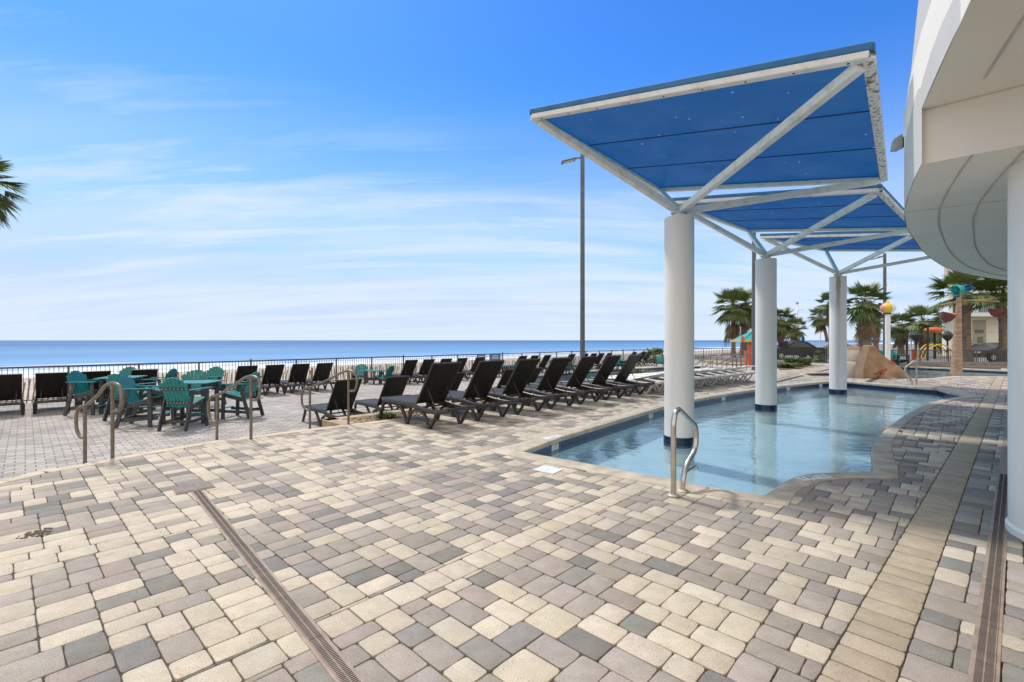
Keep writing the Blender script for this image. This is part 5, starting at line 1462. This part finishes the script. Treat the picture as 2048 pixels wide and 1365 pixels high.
def trunk_mesh(h, r, seed, boots=0.0, bend=.0):
    rnd = random.Random(seed); n = 12; m = max(8, int(h / .09)); vs = []; fs = []
    for i in range(m + 1):
        t = i / m; rr = r * (1.25 - .45 * min(1, t * 3)) if t < .33 else r * .80 * (1 + .12 * (t - .33))
        if boots and t > 1 - boots: rr *= 1 + .5 * math.sin(math.pi * min(1, (t - (1 - boots)) / boots) * .75)
        rr *= 1 + (.05 if i % 2 else -.03) + rnd.uniform(-.015, .015)
        for k in range(n):
            a = 6.283 * k / n; vs.append((rr * math.cos(a) * rnd.uniform(.96, 1.04) + bend * t * t, rr * math.sin(a) * rnd.uniform(.96, 1.04), h * t))
    for i in range(m):
        for k in range(n): fs.append((i * n + k, i * n + (k + 1) % n, (i + 1) * n + (k + 1) % n, (i + 1) * n + k))
    fs.append(tuple(m * n + k for k in range(n)))
    mb = MB(); mb.add(vs, fs)
    if boots:                       # split leaf bases criss-crossing the upper trunk
        for k in range(int(90 * boots * h / 2)):
            z = h * (1 - boots * rnd.random()); a = rnd.uniform(0, 6.283); d = Vector((math.cos(a), math.sin(a), 0)); rr = r * .9
            p0 = d * rr * .8 + Vector((bend * (z / h) ** 2, 0, z)); sdv = Vector((-d.y, d.x, 0)) * rnd.choice((-1, 1))
            mb.bar(p0, p0 + d * rr * .8 + sdv * rr * .7 + Vector((0, 0, .26)), .035, .02)
    return mb
CR = [crown_mesh(s) for s in (1, 2, 3, 4)] + [crown_mesh(9, 40, .62, .66, 26, -.12), crown_mesh(12, 40, .62, .62, 26, -.2)]; DM_ = [dead_mesh(s) for s in (1, 2)]
crown_me = {}
def add_shared(key, mbf, mat, name, parent, loc, sc, rz=0):
    if key not in crown_me:
        me = bpy.data.meshes.new(name); mb = mbf; me.from_pydata([tuple(v) for v in mb.v], [], mb.f); me.update(); me.materials.append(mat); crown_me[key] = me
    o = bpy.data.objects.new(name, crown_me[key]); col.objects.link(o); o.parent = parent; o.location = loc; o.scale = (sc, sc, sc) if isinstance(sc, (int, float)) else sc; o.rotation_euler = (0, 0, rz); return o
GP = 'fan palms beyond the terrace'
def palm(px, pyc, Y, rpx, zb, tr, label, seed=1, mat='frond', dead=1, boots=.35, bend=0., pxb=None, name='fan_palm', cr=None):
    cr = seed % 4 if cr is None else cr
    c = PY(px, pyc, Y); base = PY(pxb if pxb else px, 681, Y); h = c.z - zb; r = rpx / FPX * Y
    t = thing(name, label, 'palm tree', (base.x, base.y, zb), 0, GP); bend = c.x - base.x
    trunk_mesh(h, tr, seed, boots, bend).build('trunk', M['trunk'], t, True)
    add_shared(('c', cr, mat), CR[cr], M[mat], 'crown', t, (bend, 0, h), r / 1.12, seed * 1.3)
    if dead: add_shared(('d', seed % 2), DM_[seed % 2], M['dead'], 'dead_fronds', t, (bend, 0, h - .05), (r / 1.15, r / 1.15, r * dead), seed * .7)
    return t
palm(1466, 612, 42, 44, -.5, .20, 'tall slender palm left of the second column, left one of the touching pair', 1, dead=1.3, boots=0, pxb=1467)
palm(1491, 608, 44, 42, -.5, .34, 'thick-trunked tall palm, right one of the touching pair by the lamp post', 2, dead=1.0, boots=0, pxb=1487)
palm(1562, 640, 40, 33, -.2, .24, 'palm with a shaggy trunk half hidden behind the second white column', 3, boots=.6)
palm(1590, 656, 60, 27, -.2, .30, 'small distant palm beside the thin white flagpole', 0, boots=.6, pxb=1587)
palm(1641, 634, 58, 25, -.2, .22, 'small pale palm left of the third white column', 1, 'frond_light', boots=0, pxb=1656)
palm(1662, 607, 40, 30, -.2, .22, 'palm peeping out on the left behind the rust-stained column', 2, boots=.4)
palm(1730, 604, 26.5, 50, .3, .30, 'big bushy palm with a broad criss-cross trunk, behind the slide', 3, dead=1.2, boots=.85)
palm(1752, 642, 38, 22, -.1, .22, 'short palm behind the beach ball post', 0, 'frond_light', boots=.6)
palm(1802, 652, 46, 34, -.1, .30, 'palm right of the beach ball with a dark shaggy trunk', 1, 'frond_light', boots=.6)
palm(1846, 642, 43, 42, -.1, .26, 'wide palm over the yellow and red playground', 2, 'frond_light', boots=.5)
palm(1884, 660, 54, 32, -.1, .25, 'low distant palm left of the moulded water-feature trunk', 3, 'frond_light', boots=.5)
palm(1929, 592, 29.5, 66, -.05, .30, 'large palm with spreading fronds behind the moulded trunk', 0, boots=.25, dead=0, pxb=1933, cr=4)
palm(2006, 588, 28.8, 56, -.05, .26, 'palm with a rough trunk at the far right, against the big pillar', 1, boots=.4, dead=0, pxb=2007, cr=5)
palm(-56, 366, 12.5, 86, -.5, .2, 'palm mostly outside the frame, fronds poking in at the left edge', 2, boots=.3, dead=.4)
for px, Y, zb, rp, lab, s, m in ((1310, 42, -.4, 24, 'green palmetto bush at the railing just left of the nearest column', 2, 'frond'), (1288, 43, -.5, 14, 'small blue-green palmetto left of the bigger one by the railing', 1, 'frond'),
                     (1640, 33, .0, 15, 'low spiky palmetto behind the railing left of the third column', 3, 'frond'), (1888, 60, -.1, 12, 'small round palm far behind the playground', 0, 'frond')):
    q = PY(px, 681, Y); t = thing('palmetto_bush', lab, 'bush', (q.x, q.y, zb), 0, 'palmetto bushes')
    add_shared(('c', s, m), CR[s], M[m], 'crown', t, (0, 0, .35), rp / FPX * Y / 1.0, s)
    mb = MB(); mb.tube([(0, 0, -.3), (0, 0, .4)], .09, 8); mb.build('stem', M['trunk'], t)
# planting bed by the far railing
mb = MB(); bed = [P(1560, 741), P(1600, 738), P(1624, 731), P(1618, 726.5), P(1570, 726), P(1545, 728)]
bc = sum(bed, Vector()) / 6
mb.prism([(p.x, p.y) for p in bed], -.02, .03); struct(mb.build('planting_bed', M['mulch']))
for k, (px, py, n, h, lab) in enumerate(((1590, 734, 300, .55, 'spreading green shrub in the planting bed, nearest the second column'), (1606, 731, 260, .5, 'green shrub at the right end of the planting bed'), (1572, 737, 160, .3, 'low ground shrub at the left end of the planting bed'))):
    q = P(px, py); grass_tuft('leafy_shrub', (q.x, q.y, .02), n, h, 1.0, M['shrub'], lab, 'shrub', .03, 'shrubs in the planting bed')

# ------------------------------------------------------------------ slide and kids' pool features
q0 = P(1711.5, 757); Ys = q0.y
def sl(px, py, Y=Ys): return PY(px, py, Y)
outl = [(1724, 757), (1724, 737), (1737, 693), (1748.5, 690.5), (1763, 709), (1781, 722), (1806, 740), (1816, 747), (1816, 758)]
t = thing('pool_slide', 'sand-coloured moulded slide with a red lobster emblem beside the kids pool', 'slide', (q0.x, Ys, 0), 0, None, True)
front = [sl(*p) for p in outl]; n = len(front)
for p_ in front:
    if p_.z < .03: p_.z = .0
back = [Vector((p.x + .25, p.y + 1.15, p.z)) for p in front]
nF = 1
mb = MB()
# rumpled front wall
import itertools
def wall_grid(front):
    # fan of strips from the base line to the outline top
    xs_ = [front[0].x + (front[-1].x - front[0].x) * i / 40 for i in range(41)]
    top = [p for p in front[1:-1]]
    def zt(x):
        pl = [front[0]] + top + [front[-1]]
        best = 0
        for i in range(len(pl) - 1):
            a, b = pl[i], pl[i + 1]
            if min(a.x, b.x) - 1e-6 <= x <= max(a.x, b.x) + 1e-6:
                best = max(best, a.z + (b.z - a.z) * ((x - a.x) / (b.x - a.x) if abs(b.x - a.x) > 1e-6 else 1))
        return best
    g = []
    for x in xs_:
        H = zt(x)
        g.append([Vector((x, Ys - .05 * noise.noise(Vector((x * 2.2, 0, j * .25 * H))) - .02 * noise.noise(Vector((x * 5, j * .6 * H, 3))), H * j / 14)) for j in range(15)])
    return g
g = wall_grid(front); vs = [p for c in g for p in c]; fs = [(i * 15 + j, (i + 1) * 15 + j, (i + 1) * 15 + j + 1, i * 15 + j + 1) for i in range(40) for j in range(14)]
mb.add(vs, fs)
topf = [c[-1] for c in g]; topb = [Vector((p.x + .86, p.y + 1.15, p.z)) for p in topf]; m = len(topf)
mb.add(topf + topb, [(i, i + 1, m + i + 1, m + i) for i in range(m - 1)])
mb.add(topb + [Vector((p.x, p.y, 0)) for p in topb], [(i, i + 1, m + i + 1, m + i)[::-1] for i in range(m - 1)])
mb.build('slide_body', M['slide'], t, True, angle=50)
mb = MB(); lf = [sl(1711.5, 757), sl(1711.5, 735), sl(1727, 691.5), sl(1737, 692.5), sl(1724.5, 737), sl(1724.5, 757)]
for p_ in lf:
    if p_.z < .03: p_.z = 0.0
bk = [Vector((p.x + .85, p.y + 1.1, p.z)) for i, p in enumerate(lf)]
lf = [Vector((p.x, p.y - .06 if i > 2 else p.y + .05, p.z)) for i, p in enumerate(lf)]
k = len(lf); mb.add(lf + bk, [tuple(range(k))[::-1], tuple(range(k, 2 * k))] + [(i, (i + 1) % k, k + (i + 1) % k, k + i) for i in range(k)]); mb.build('slide_side', M['slide_light'], t)
mb = MB()      # lobster emblem: body, tail, claws and legs as raised pieces
lc = sl(1764, 745, Ys - .075); rr = Matrix.Rotation(R(-35), 3, 'Y')
def lob(x, z, rx, rz, a=0):
    o_ = MB(); o_.ellipsoid((0, 0, 0), (rx, .02, rz), 10, 6); Rm = Matrix.Rotation(R(a), 3, 'Y')
    for i, v in enumerate(o_.v): o_.v[i] = tuple(rr @ (Rm @ Vector(v) + Vector((x, 0, z))) + lc)
    mb.add(o_.v, o_.f)
lob(0, 0, .10, .055); lob(.12, 0, .06, .045); lob(.20, 0, .05, .06); lob(-.20, .08, .07, .035, 25); lob(-.20, -.08, .07, .035, -25); lob(-.12, .07, .05, .014, 35); lob(-.12, -.07, .05, .014, -35)
for x in (-.05, .0, .05):
    for s in (-1, 1): lob(x + .01, s * .075, .012, .045, s * 15)
mb.build('lobster_emblem', M['red'], t, True)
lc = sl(1785, 724.5, Ys - .06); rr = Matrix.Rotation(R(38), 3, 'Y'); mb = MB(); lob(0, 0, .09, .03); lob(.09, 0, .04, .03); mb.build('orange_emblem', M['orange'], t, True)
# white block wall left of the slide
mb = MB(); a = PY(1690, 757, 19.6); b = PY(1712, 757, 19.6)
t = thing('white_wall', 'low white wall with a tan cap left of the slide', 'wall', (a.x, 19.6, 0), 0, None, True)
mb.prism([(a.x - .4, 19.6), (b.x + .15, 19.6), (b.x + .75, 20.4), (a.x + .2, 20.4)], 0, 1.12); mb.build('wall_body', M['ballwhite'], t)
mb = MB(); mb.prism([(a.x - .42, 19.57), (b.x + .17, 19.57), (b.x + .77, 20.43), (a.x + .18, 20.43)], 1.122, 1.21); mb.build('cap', M['slide_light'], t)
mb = MB(); a2 = PY(1696, 757, 18.9); b2 = PY(1712, 757, 18.9); mb.prism([(a2.x - .3, 18.9), (b2.x, 18.9), (b2.x, 19.5), (a2.x - .3, 19.5)], 0, .62); mb.build('lower_step', M['ballwhite'], t)
# beach ball post
bp_ = PY(1775.5, 720, 24.5); t = thing('beach_ball_post', 'white post topped by a striped yellow and pink beach ball', 'water feature', (bp_.x, bp_.y, -.4), 0)
mb = MB(); mb.lathe((0, 0, 0), [(.115, 0), (.115, 3.25)], 20); mb.build('post', M['ballwhite'], t, True, angle=40)
mb = MB(); mb.lathe((0, 0, 3.25), [(.17, 0), (.17, .05)], 20); mb.build('collar', M['brick_red'], t, True, angle=40)
bl = MB(); nb_ = 24; mm = 12; rb = .335
for i in range(1, mm):
    ph = -math.pi / 2 + math.pi * i / mm
    for k in range(nb_): th = 6.2832 * k / nb_; bl.v.append((rb * math.cos(ph) * math.cos(th), rb * math.cos(ph) * math.sin(th), rb * .88 * math.sin(ph)))
bl.v += [(0, 0, -rb * .88), (0, 0, rb * .88)]; B0 = len(bl.v) - 2
for i in range(mm - 2):
    for k in range(nb_): bl.f.append((i * nb_ + k, i * nb_ + (k + 1) % nb_, (i + 1) * nb_ + (k + 1) % nb_, (i + 1) * nb_ + k)); bl.c.append((k // 4) % 3 if True else 0)
for k in range(nb_):
    bl.f.append((B0, (k + 1) % nb_, k)); bl.c.append((k // 4) % 3); bl.f.append((B0 + 1, (mm - 2) * nb_ + k, (mm - 2) * nb_ + (k + 1) % nb_)); bl.c.append(1)
o = bl.build('ball', [M['pink'], M['yellow'], M['ballwhite']], t, True); o.location = (0, 0, 3.25 + .05 + rb * .85); o.rotation_euler = (0, 0, R(-212))
mb = MB(); mb.lathe((0, 0, 3.3 + rb * 1.72), [(.08, 0), (.06, .05), (.0, .06)], 12, True, False); mb.build('finial', M['yellow'], t)
# moulded trunk with tipping buckets
tw = PY(1912, 750, 22.4); t = thing('bucket_tree', 'moulded brown palm trunk in the kids pool with tipping buckets on arms', 'water feature', (tw.x, tw.y, -.4), 0, None)
vs = []; n = 16; m = 44; H = 3.95; mb = MB()
for i in range(m + 1):
    tt = i / m; rr_ = (.23 - .14 * tt) * (1.07 if i % 2 else .95)
    for k in range(n): a = 6.283 * k / n; vs.append((rr_ * math.cos(a) + .14 * tt, rr_ * math.sin(a), H * tt))
mb.add(vs, [(i * n + k, i * n + (k + 1) % n, (i + 1) * n + (k + 1) % n, (i + 1) * n + k) for i in range(m) for k in range(n)] + [tuple(m * n + k for k in range(n))]); mb.build('trunk', M['trunk_fake'], t, True, angle=50)
zf = lambda py: CAMH + (681 - py) / FPX * 22.4 + .4
xf = lambda px: (px - 1024) / FPX * 22.4 - tw.x
mb = MB(); mb.tube([(xf(1880), -.1, zf(611)), (xf(1915), 0, zf(603)), (xf(1990), .1, zf(598))], .035, 8); mb.tube([(xf(1915), 0, zf(600)), (xf(1960), -.9, zf(607))], .035, 8); mb.build('arm', M['trunk_fake'], t, True)
def bucket(x, y, z, s, mat, ang):
    b = MB(); b.lathe((0, 0, 0), [(.04 * s, -.30 * s), (.17 * s, -.20 * s), (.24 * s, -.04 * s), (.26 * s, .10 * s), (.23 * s, .10 * s), (.20 * s, -.02 * s), (.1 * s, -.16 * s)], 16, True, True)
    o = b.build('bucket', mat, t, True, angle=50); o.location = (x, y, z); o.rotation_euler = (R(ang), R(ang * .4), 0); return o
bucket(xf(1892), -.1, zf(632), 1.1, M['brick_red'], 20); bucket(xf(1961), -.7, zf(624), .95, M['brick_red'], 0); bucket(xf(2017), -.2, zf(616), .8, M['pink'], 0)
b_ = bucket(xf(1915), 0, zf(580), 1.0, M['kteal'], 180); b_ = bucket(xf(1930), -.1, zf(577), .7, M['bluepaint'], 110)
mb = MB()
for k in range(18):
    a = k * 2.4; mb.bar((xf(1915), 0, zf(583)), (xf(1915) + .45 * math.cos(a), .45 * math.sin(a), zf(583) + .22 * math.sin(k * 1.7)), .05, .015)
mb.build('teal_leaves', M['kteal'], t)

# ------------------------------------------------------------------ playground things behind the right railing
q = PY(1869, 674, 38); t = thing('playground_arch', 'yellow tubular arch with a red canopy boat in the playground', 'playground', (q.x, q.y, -.06), 0, None, True)
mb = MB()
for dx in (-.55, 0, .55): mb.tube(smooth_path([(q.x - 1.1 + dx * .3, 38 + dx, -.05), (q.x - .8 + dx * .3, 38 + dx, .75), (q.x, 38 + dx, 1.18), (q.x + .8, 38 + dx, .75), (q.x + 1.1, 38 + dx, -.05)], 6), .045, 8)
mb.build('arch', M['yellow'], t, True)
mb = MB(); mb.ellipsoid((q.x - .05, 38, 2.32), (.75, .45, .24), 16, 8); mb.build('red_boat', M['orange'], t, True)
mb = MB(); mb.tube([(q.x, 38, 0), (q.x, 38, 2.2)], .08, 8); mb.build('post', M['black'], t, True)
for px, Y, h, m, w, lab in ((1855.5, 36, 2.55, 'blackpaint', .07, 'black post left of the red playground boat'), (1814, 37, 2.4, 'blackpaint', .08, 'black post behind the broad teal chair'), (1822, 44, 2.7, 'ballwhite', .05, 'left one of two thin white poles in the playground'), (1829, 44, 2.5, 'ballwhite', .05, 'right one of two thin white poles in the playground'), (1827, 33, .95, 'red', .1, 'short red post behind the right railing')):
    q = PY(px, 681, Y); mb = MB(); mb.lathe((0, 0, 0), [(w, 0), (w, h * .96), (w * 1.4, h * .965), (w * 1.1, h)], 10); o = mb.build('playground_post', M[m], None, True, angle=40); o.location = (q.x, q.y, -.06); tag(o, lab, 'post', 'playground posts')
for px, Y, lab in ((1832, 40, 'dark round umbrella-like tree cutout left of the red boat'), (1895, 40, 'dark round-topped post right of the red boat')):
    q = PY(px, 681, Y); t = thing('shade_umbrella', 'dark folded umbrella ' + ('left' if px < 1850 else 'right') + ' of the red playground boat', 'umbrella', (q.x, q.y, -.06), 0, 'dark playground umbrellas')
    mb = MB(); mb.tube([(0, 0, 0), (0, 0, 1.7)], .06, 8); mb.build('pole', M['black'], t)
    mb = MB(); mb.lathe((0, 0, 1.45), [(.05, 0), (.32, .3), (.40, .55), (.22, .80), (.03, .92)], 12); mb.build('canopy', M['blackpaint'], t)
mb = MB(); mb.prism([(22.7, 27.75), (31, 27.75), (31, 27.9), (22.7, 27.9)], -.05, .22); tag(mb.build('block_wall', mottled('grey_block', (.20, .20, .19), (.30, .30, .285), 6, .9)), 'low grey block wall under the right picket railing', 'wall')
mb = MB(); mb.prism([(24.5, 25.5), (31, 25.4), (31, 27.7), (24.5, 27.7)], -.03, .02); struct(mb.build('mulch_bed', M['mulch']))
random.seed(21)
# blurry life behind the railings: chairs and boats of the marina bar, far
# ------------------------------------------------------------------ kiosk
kp_ = PY(1500, 728, 33); t = thing('snack_kiosk', 'orange-red kiosk with a teal and yellow roof edge beside the lamp post', 'kiosk', (kp_.x, 33, -.45), 0, None)
z0 = .0
mb = MB(); mb.box((-.02, -.0, .95), (.26, .26, 1.9)); mb.build('post', M['orange'], t)
mb = MB(); mb.box((.75, .7, .6), (1.1, 1.2, 1.2)); mb.build('counter', M['orange'], t)
mb = MB(); mb.add([(-.75, -.4, 1.95), (1.5, -.4, 1.95), (1.6, 1.4, 1.95), (-.65, 1.4, 1.95), (.3, .4, 2.6), (.8, .6, 2.6)], [(0, 1, 5, 4), (1, 2, 5), (2, 3, 4, 5), (3, 0, 4)]); mb.build('roof', M['kteal'], t)
mb = MB(); mb.box((.37, -.42, 1.90), (2.3, .05, .14)); mb.box((-.72, .5, 1.90), (.05, 1.8, .14)); mb.build('fascia', M['yellow'], t)
mb = MB(); mb.box((-.72, -.43, 2.04), (.20, .08, .38)); mb.build('end_board', M['orange'], t)
mb = MB(); mb.box((1.3, 0, .95), (.2, .2, 1.9)); mb.build('post', M['orange'], t)
# ------------------------------------------------------------------ thin poles, closed umbrella
for px, Y, top, lab in ((1594.5, 62, 608, 'thin white flagpole between the second and third columns'), (1641, 64, 645, 'thin grey light pole just left of the third column')):
    q = PY(px, 681, Y); h = CAMH + (681 - top) / FPX * Y + .1; t = thing('thin_pole', lab, 'pole', (q.x, q.y, -.1), 0)
    mb = MB(); mb.tube([(0, 0, 0), (0, 0, h)], .11 if px < 1600 else .07, 8); mb.build('pole', M['hotelwhite'], t, True)
    mb = MB(); mb.box((.0, 0, h + .08), (.3, .2, .22)) if px < 1600 else mb.box((0, 0, h + .02), (.2, .15, .08)); mb.bar((0, 0, h - .9), (.85, 0, h - .8), .05, .05) if px < 1600 else None; mb.build('head', M['fixture'], t)
q = PY(1606, 681, 52); t = thing('closed_umbrella', 'closed dark blue umbrella beyond the parked car, between the columns', 'umbrella', (q.x, q.y, -.1), 0)
mb = MB(); mb.tube([(0, 0, 0), (0, 0, 2.2)], .04, 8); mb.build('pole', M['hotelwhite'], t)
mb = MB(); mb.lathe((0, 0, .9), [(.14, 0), (.20, .25), (.15, .7), (.17, .95), (.07, 1.2), (.03, 1.4)], 12); mb.build('canopy', M['bluecloth'], t, True)

# ------------------------------------------------------------------ cars
def car(loc, ang, L, Wd, H, label, van=False, mat='carblack'):
    t = thing('parked_van' if van else 'parked_car', label, 'van' if van else 'car', loc, ang)
    s = L / 2; w = Wd / 2
    if van: sec = [(-s, .38, .9), (-s, .95, .96), (-s + .12, 1.15, .97), (-s + .35, H - .05, .80), (-s + .9, H, .78), (s - 1.9, H, .78), (s - 1.45, H - .08, .80), (s - .75, 1.08, .95), (s - .1, .92, .93), (s, .70, .88), (s, .36, .86)]
    else: sec = [(-s, .35, .86), (-s, .82, .9), (-s + .15, .95, .92), (-s + .75, 1.0, .94), (-s + 1.35, H - .06, .72), (-s + 1.9, H, .70), (s - 2.1, H - .02, .70), (s - 1.15, .98, .92), (s - .25, .80, .90), (s, .62, .82), (s, .34, .8)]
    vs = []; fs = []
    n = len(sec)
    for sy in (-1, 1):
        for x, z, f in sec: vs.append((x, sy * w * f, z))
        for x, z, f in sec: vs.append((x, sy * w * min(1, .88 + .12 * (1 if z < .9 else .6)), min(z, .80) if z > .5 else z))
    A = 0; Bb = 2 * n
    for i in range(n - 1): fs.append((A + i, A + i + 1, Bb + i + 1, Bb + i))            # top skin
    fs.append((A, Bb, Bb + n - 1, A + n - 1))
    for base_, fl in ((0, 0), (2 * n, 1)):
        f_ = tuple(base_ + i for i in range(n)); fs.append(f_ if not fl else f_[::-1])
    mb = MB(); mb.add(vs, fs); mb.build('body', M[mat], t, True, angle=35)
    mb = MB()                      # side glass
    for sy in (-1, 1):
        if van: pts = [(-s + .45, 1.12), (-s + .62, H - .14), (s - 1.95, H - .14), (s - 1.25, 1.12)]
        else: pts = [(-s + 1.15, 1.0), (-s + 1.6, H - .10), (s - 2.15, H - .10), (s - 1.5, 1.0)]
        k = (.955 - .0, .80) if van else (.93, .74)
        mb.add([(x, sy * (w * (k[0] if z < 1.2 and i in (0, 3) else k[1]) + .015), z) for i, (x, z) in enumerate(pts)], [(0, 1, 2, 3)])
    mb.build('side_windows', M['carglass'], t)
    for sx in (-s + .85, s - .9):
        for sy in (-1, 1):
            b = MB(); b.lathe((0, 0, 0), [(.20, -.1), (.31, -.1), (.335, -.07), (.335, .07), (.31, .1), (.20, .1)], 20)
            o = b.build('wheel', M['tyre'], t, True, angle=40); o.location = (sx, sy * (w - .10), .335); o.rotation_euler = (R(90), 0, 0)
            b = MB(); b.lathe((0, 0, -.105), [(.19, 0), (.19, .21)], 14); b.build('rim', M['fixture'], o)
    mb = MB()
    for sy in (-1, 1): mb.box((s - .06, sy * w * .62, .68), (.16, .34, .12), None, .02)
    mb.build('headlights', M['lens'], t)
    for sy in (-1, 1): mb = MB(); mb.box((s - 1.45, sy * (w + .02), 1.02), (.16, .16, .11), None, .02); mb.build('mirror', M[mat], t)
    return t
q = PY(1583, 681, 38.5); car((q.x, q.y, -.06), R(180), 4.5, 1.8, 1.5, 'dark car parked behind the picket railing, just right of the second white column')
q = PY(1662, 681, 44); car((q.x, q.y, -.06), R(175), 4.4, 1.8, 1.42, 'pale grey car parked far behind the rust-stained column', False, 'carsilver')
q = PY(1990, 681, 33.5); car((q.x, q.y, -.03), R(188), 4.4, 1.75, 1.36, 'dark saloon car parked behind the railing under the pale hotel')
# ------------------------------------------------------------------ far hotel
q = PY(1898, 681, 46); X0 = q.x
t = thing('far_hotel', 'pale yellow hotel block with a railed balcony at the far right', 'building', (X0, 46, -.06), 0, None, True)
g0 = -.06
zz = lambda py, Y=46: CAMH + (681 - py) / FPX * Y
mb = MB(); mb.prism([(X0 + 1.6, 47), (X0 + 14, 47), (X0 + 17, 51), (X0 + 5.4, 51)], g0, zz(632)); mb.build('wall', M['hotel'], t)
mb = MB(); mb.lathe((X0 + 1.9, 47.2, 0), [(1.1, g0), (1.1, zz(632))], 24, False, True); mb.build('round_corner', M['hotel'], t, True, angle=40)
mb = MB(); mb.prism([(X0 + .2, 46.2), (X0 + .6, 45.6), (X0 + 1.4, 45.2), (X0 + 14, 45.2), (X0 + 14, 48), (X0 + .2, 48)], zz(634), zz(627)); mb.build('balcony_slab', M['hotelwhite'], t)
mb = MB(); mb.prism([(X0 + 1.0, 47.2), (X0 + 14, 47.2), (X0 + 17, 51), (X0 + 4.8, 51)], zz(627), zz(470)); mb.build('upper_wall', M['hotelwhite'], t)
mb = MB(); mb.prism([(X0 - .4, 46.1), (X0 + .55, 46.1), (X0 + .95, 47.0), (X0 + .45, 47.0)], zz(560), zz(440)); mb.build('corner_pier', M['hotelwhite'], t)
mb = MB()
for k in range(3):
    for j in range(2): mb.prism([(X0 + 1.5 + k * 2.6, 47.16), (X0 + 3.4 + k * 2.6, 47.16), (X0 + 3.4 + k * 2.6, 47.19), (X0 + 1.5 + k * 2.6, 47.19)], zz(625 - j * 62), zz(582 - j * 62))
mb.build('balcony_doors', M['glass'], t)
mb = MB()
for z in (zz(604), zz(626)): mb.bar((X0 + .3, 45.35, z), (X0 + 14, 45.35, z), .05, .05)
for k in range(80): x = X0 + .35 + k * .17; mb.box((x, 45.35, (zz(604) + zz(626)) / 2), (.03, .03, zz(604) - zz(626)))
mb.build('balcony_railing', mottled('rail_teal', (.28, .45, .44), (.36, .52, .50), 3, .5), t)
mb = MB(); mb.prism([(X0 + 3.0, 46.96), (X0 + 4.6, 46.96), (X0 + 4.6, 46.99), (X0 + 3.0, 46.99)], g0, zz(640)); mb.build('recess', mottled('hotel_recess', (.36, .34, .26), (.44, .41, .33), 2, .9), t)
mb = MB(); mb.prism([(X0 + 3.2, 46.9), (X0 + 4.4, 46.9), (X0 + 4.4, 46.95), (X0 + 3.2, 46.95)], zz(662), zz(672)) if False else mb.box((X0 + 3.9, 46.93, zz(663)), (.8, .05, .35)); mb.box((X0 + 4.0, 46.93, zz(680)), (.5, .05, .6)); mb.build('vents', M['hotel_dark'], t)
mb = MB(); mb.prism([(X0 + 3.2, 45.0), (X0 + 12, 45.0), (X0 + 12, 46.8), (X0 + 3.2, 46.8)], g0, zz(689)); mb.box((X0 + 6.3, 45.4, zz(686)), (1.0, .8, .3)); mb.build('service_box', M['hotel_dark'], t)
mb = MB()
for py in (648, 665): mb.box((X0 + 9.3, 46.985, zz(py)), (9, .02, .05))
mb.box((X0 + 7.4, 46.985, zz(668)), (.05, .02, 3.2)); mb.build('wall_joints', M['groove'], t)
for o in bpy.data.objects:
    if '_w' in o: del o['_w']
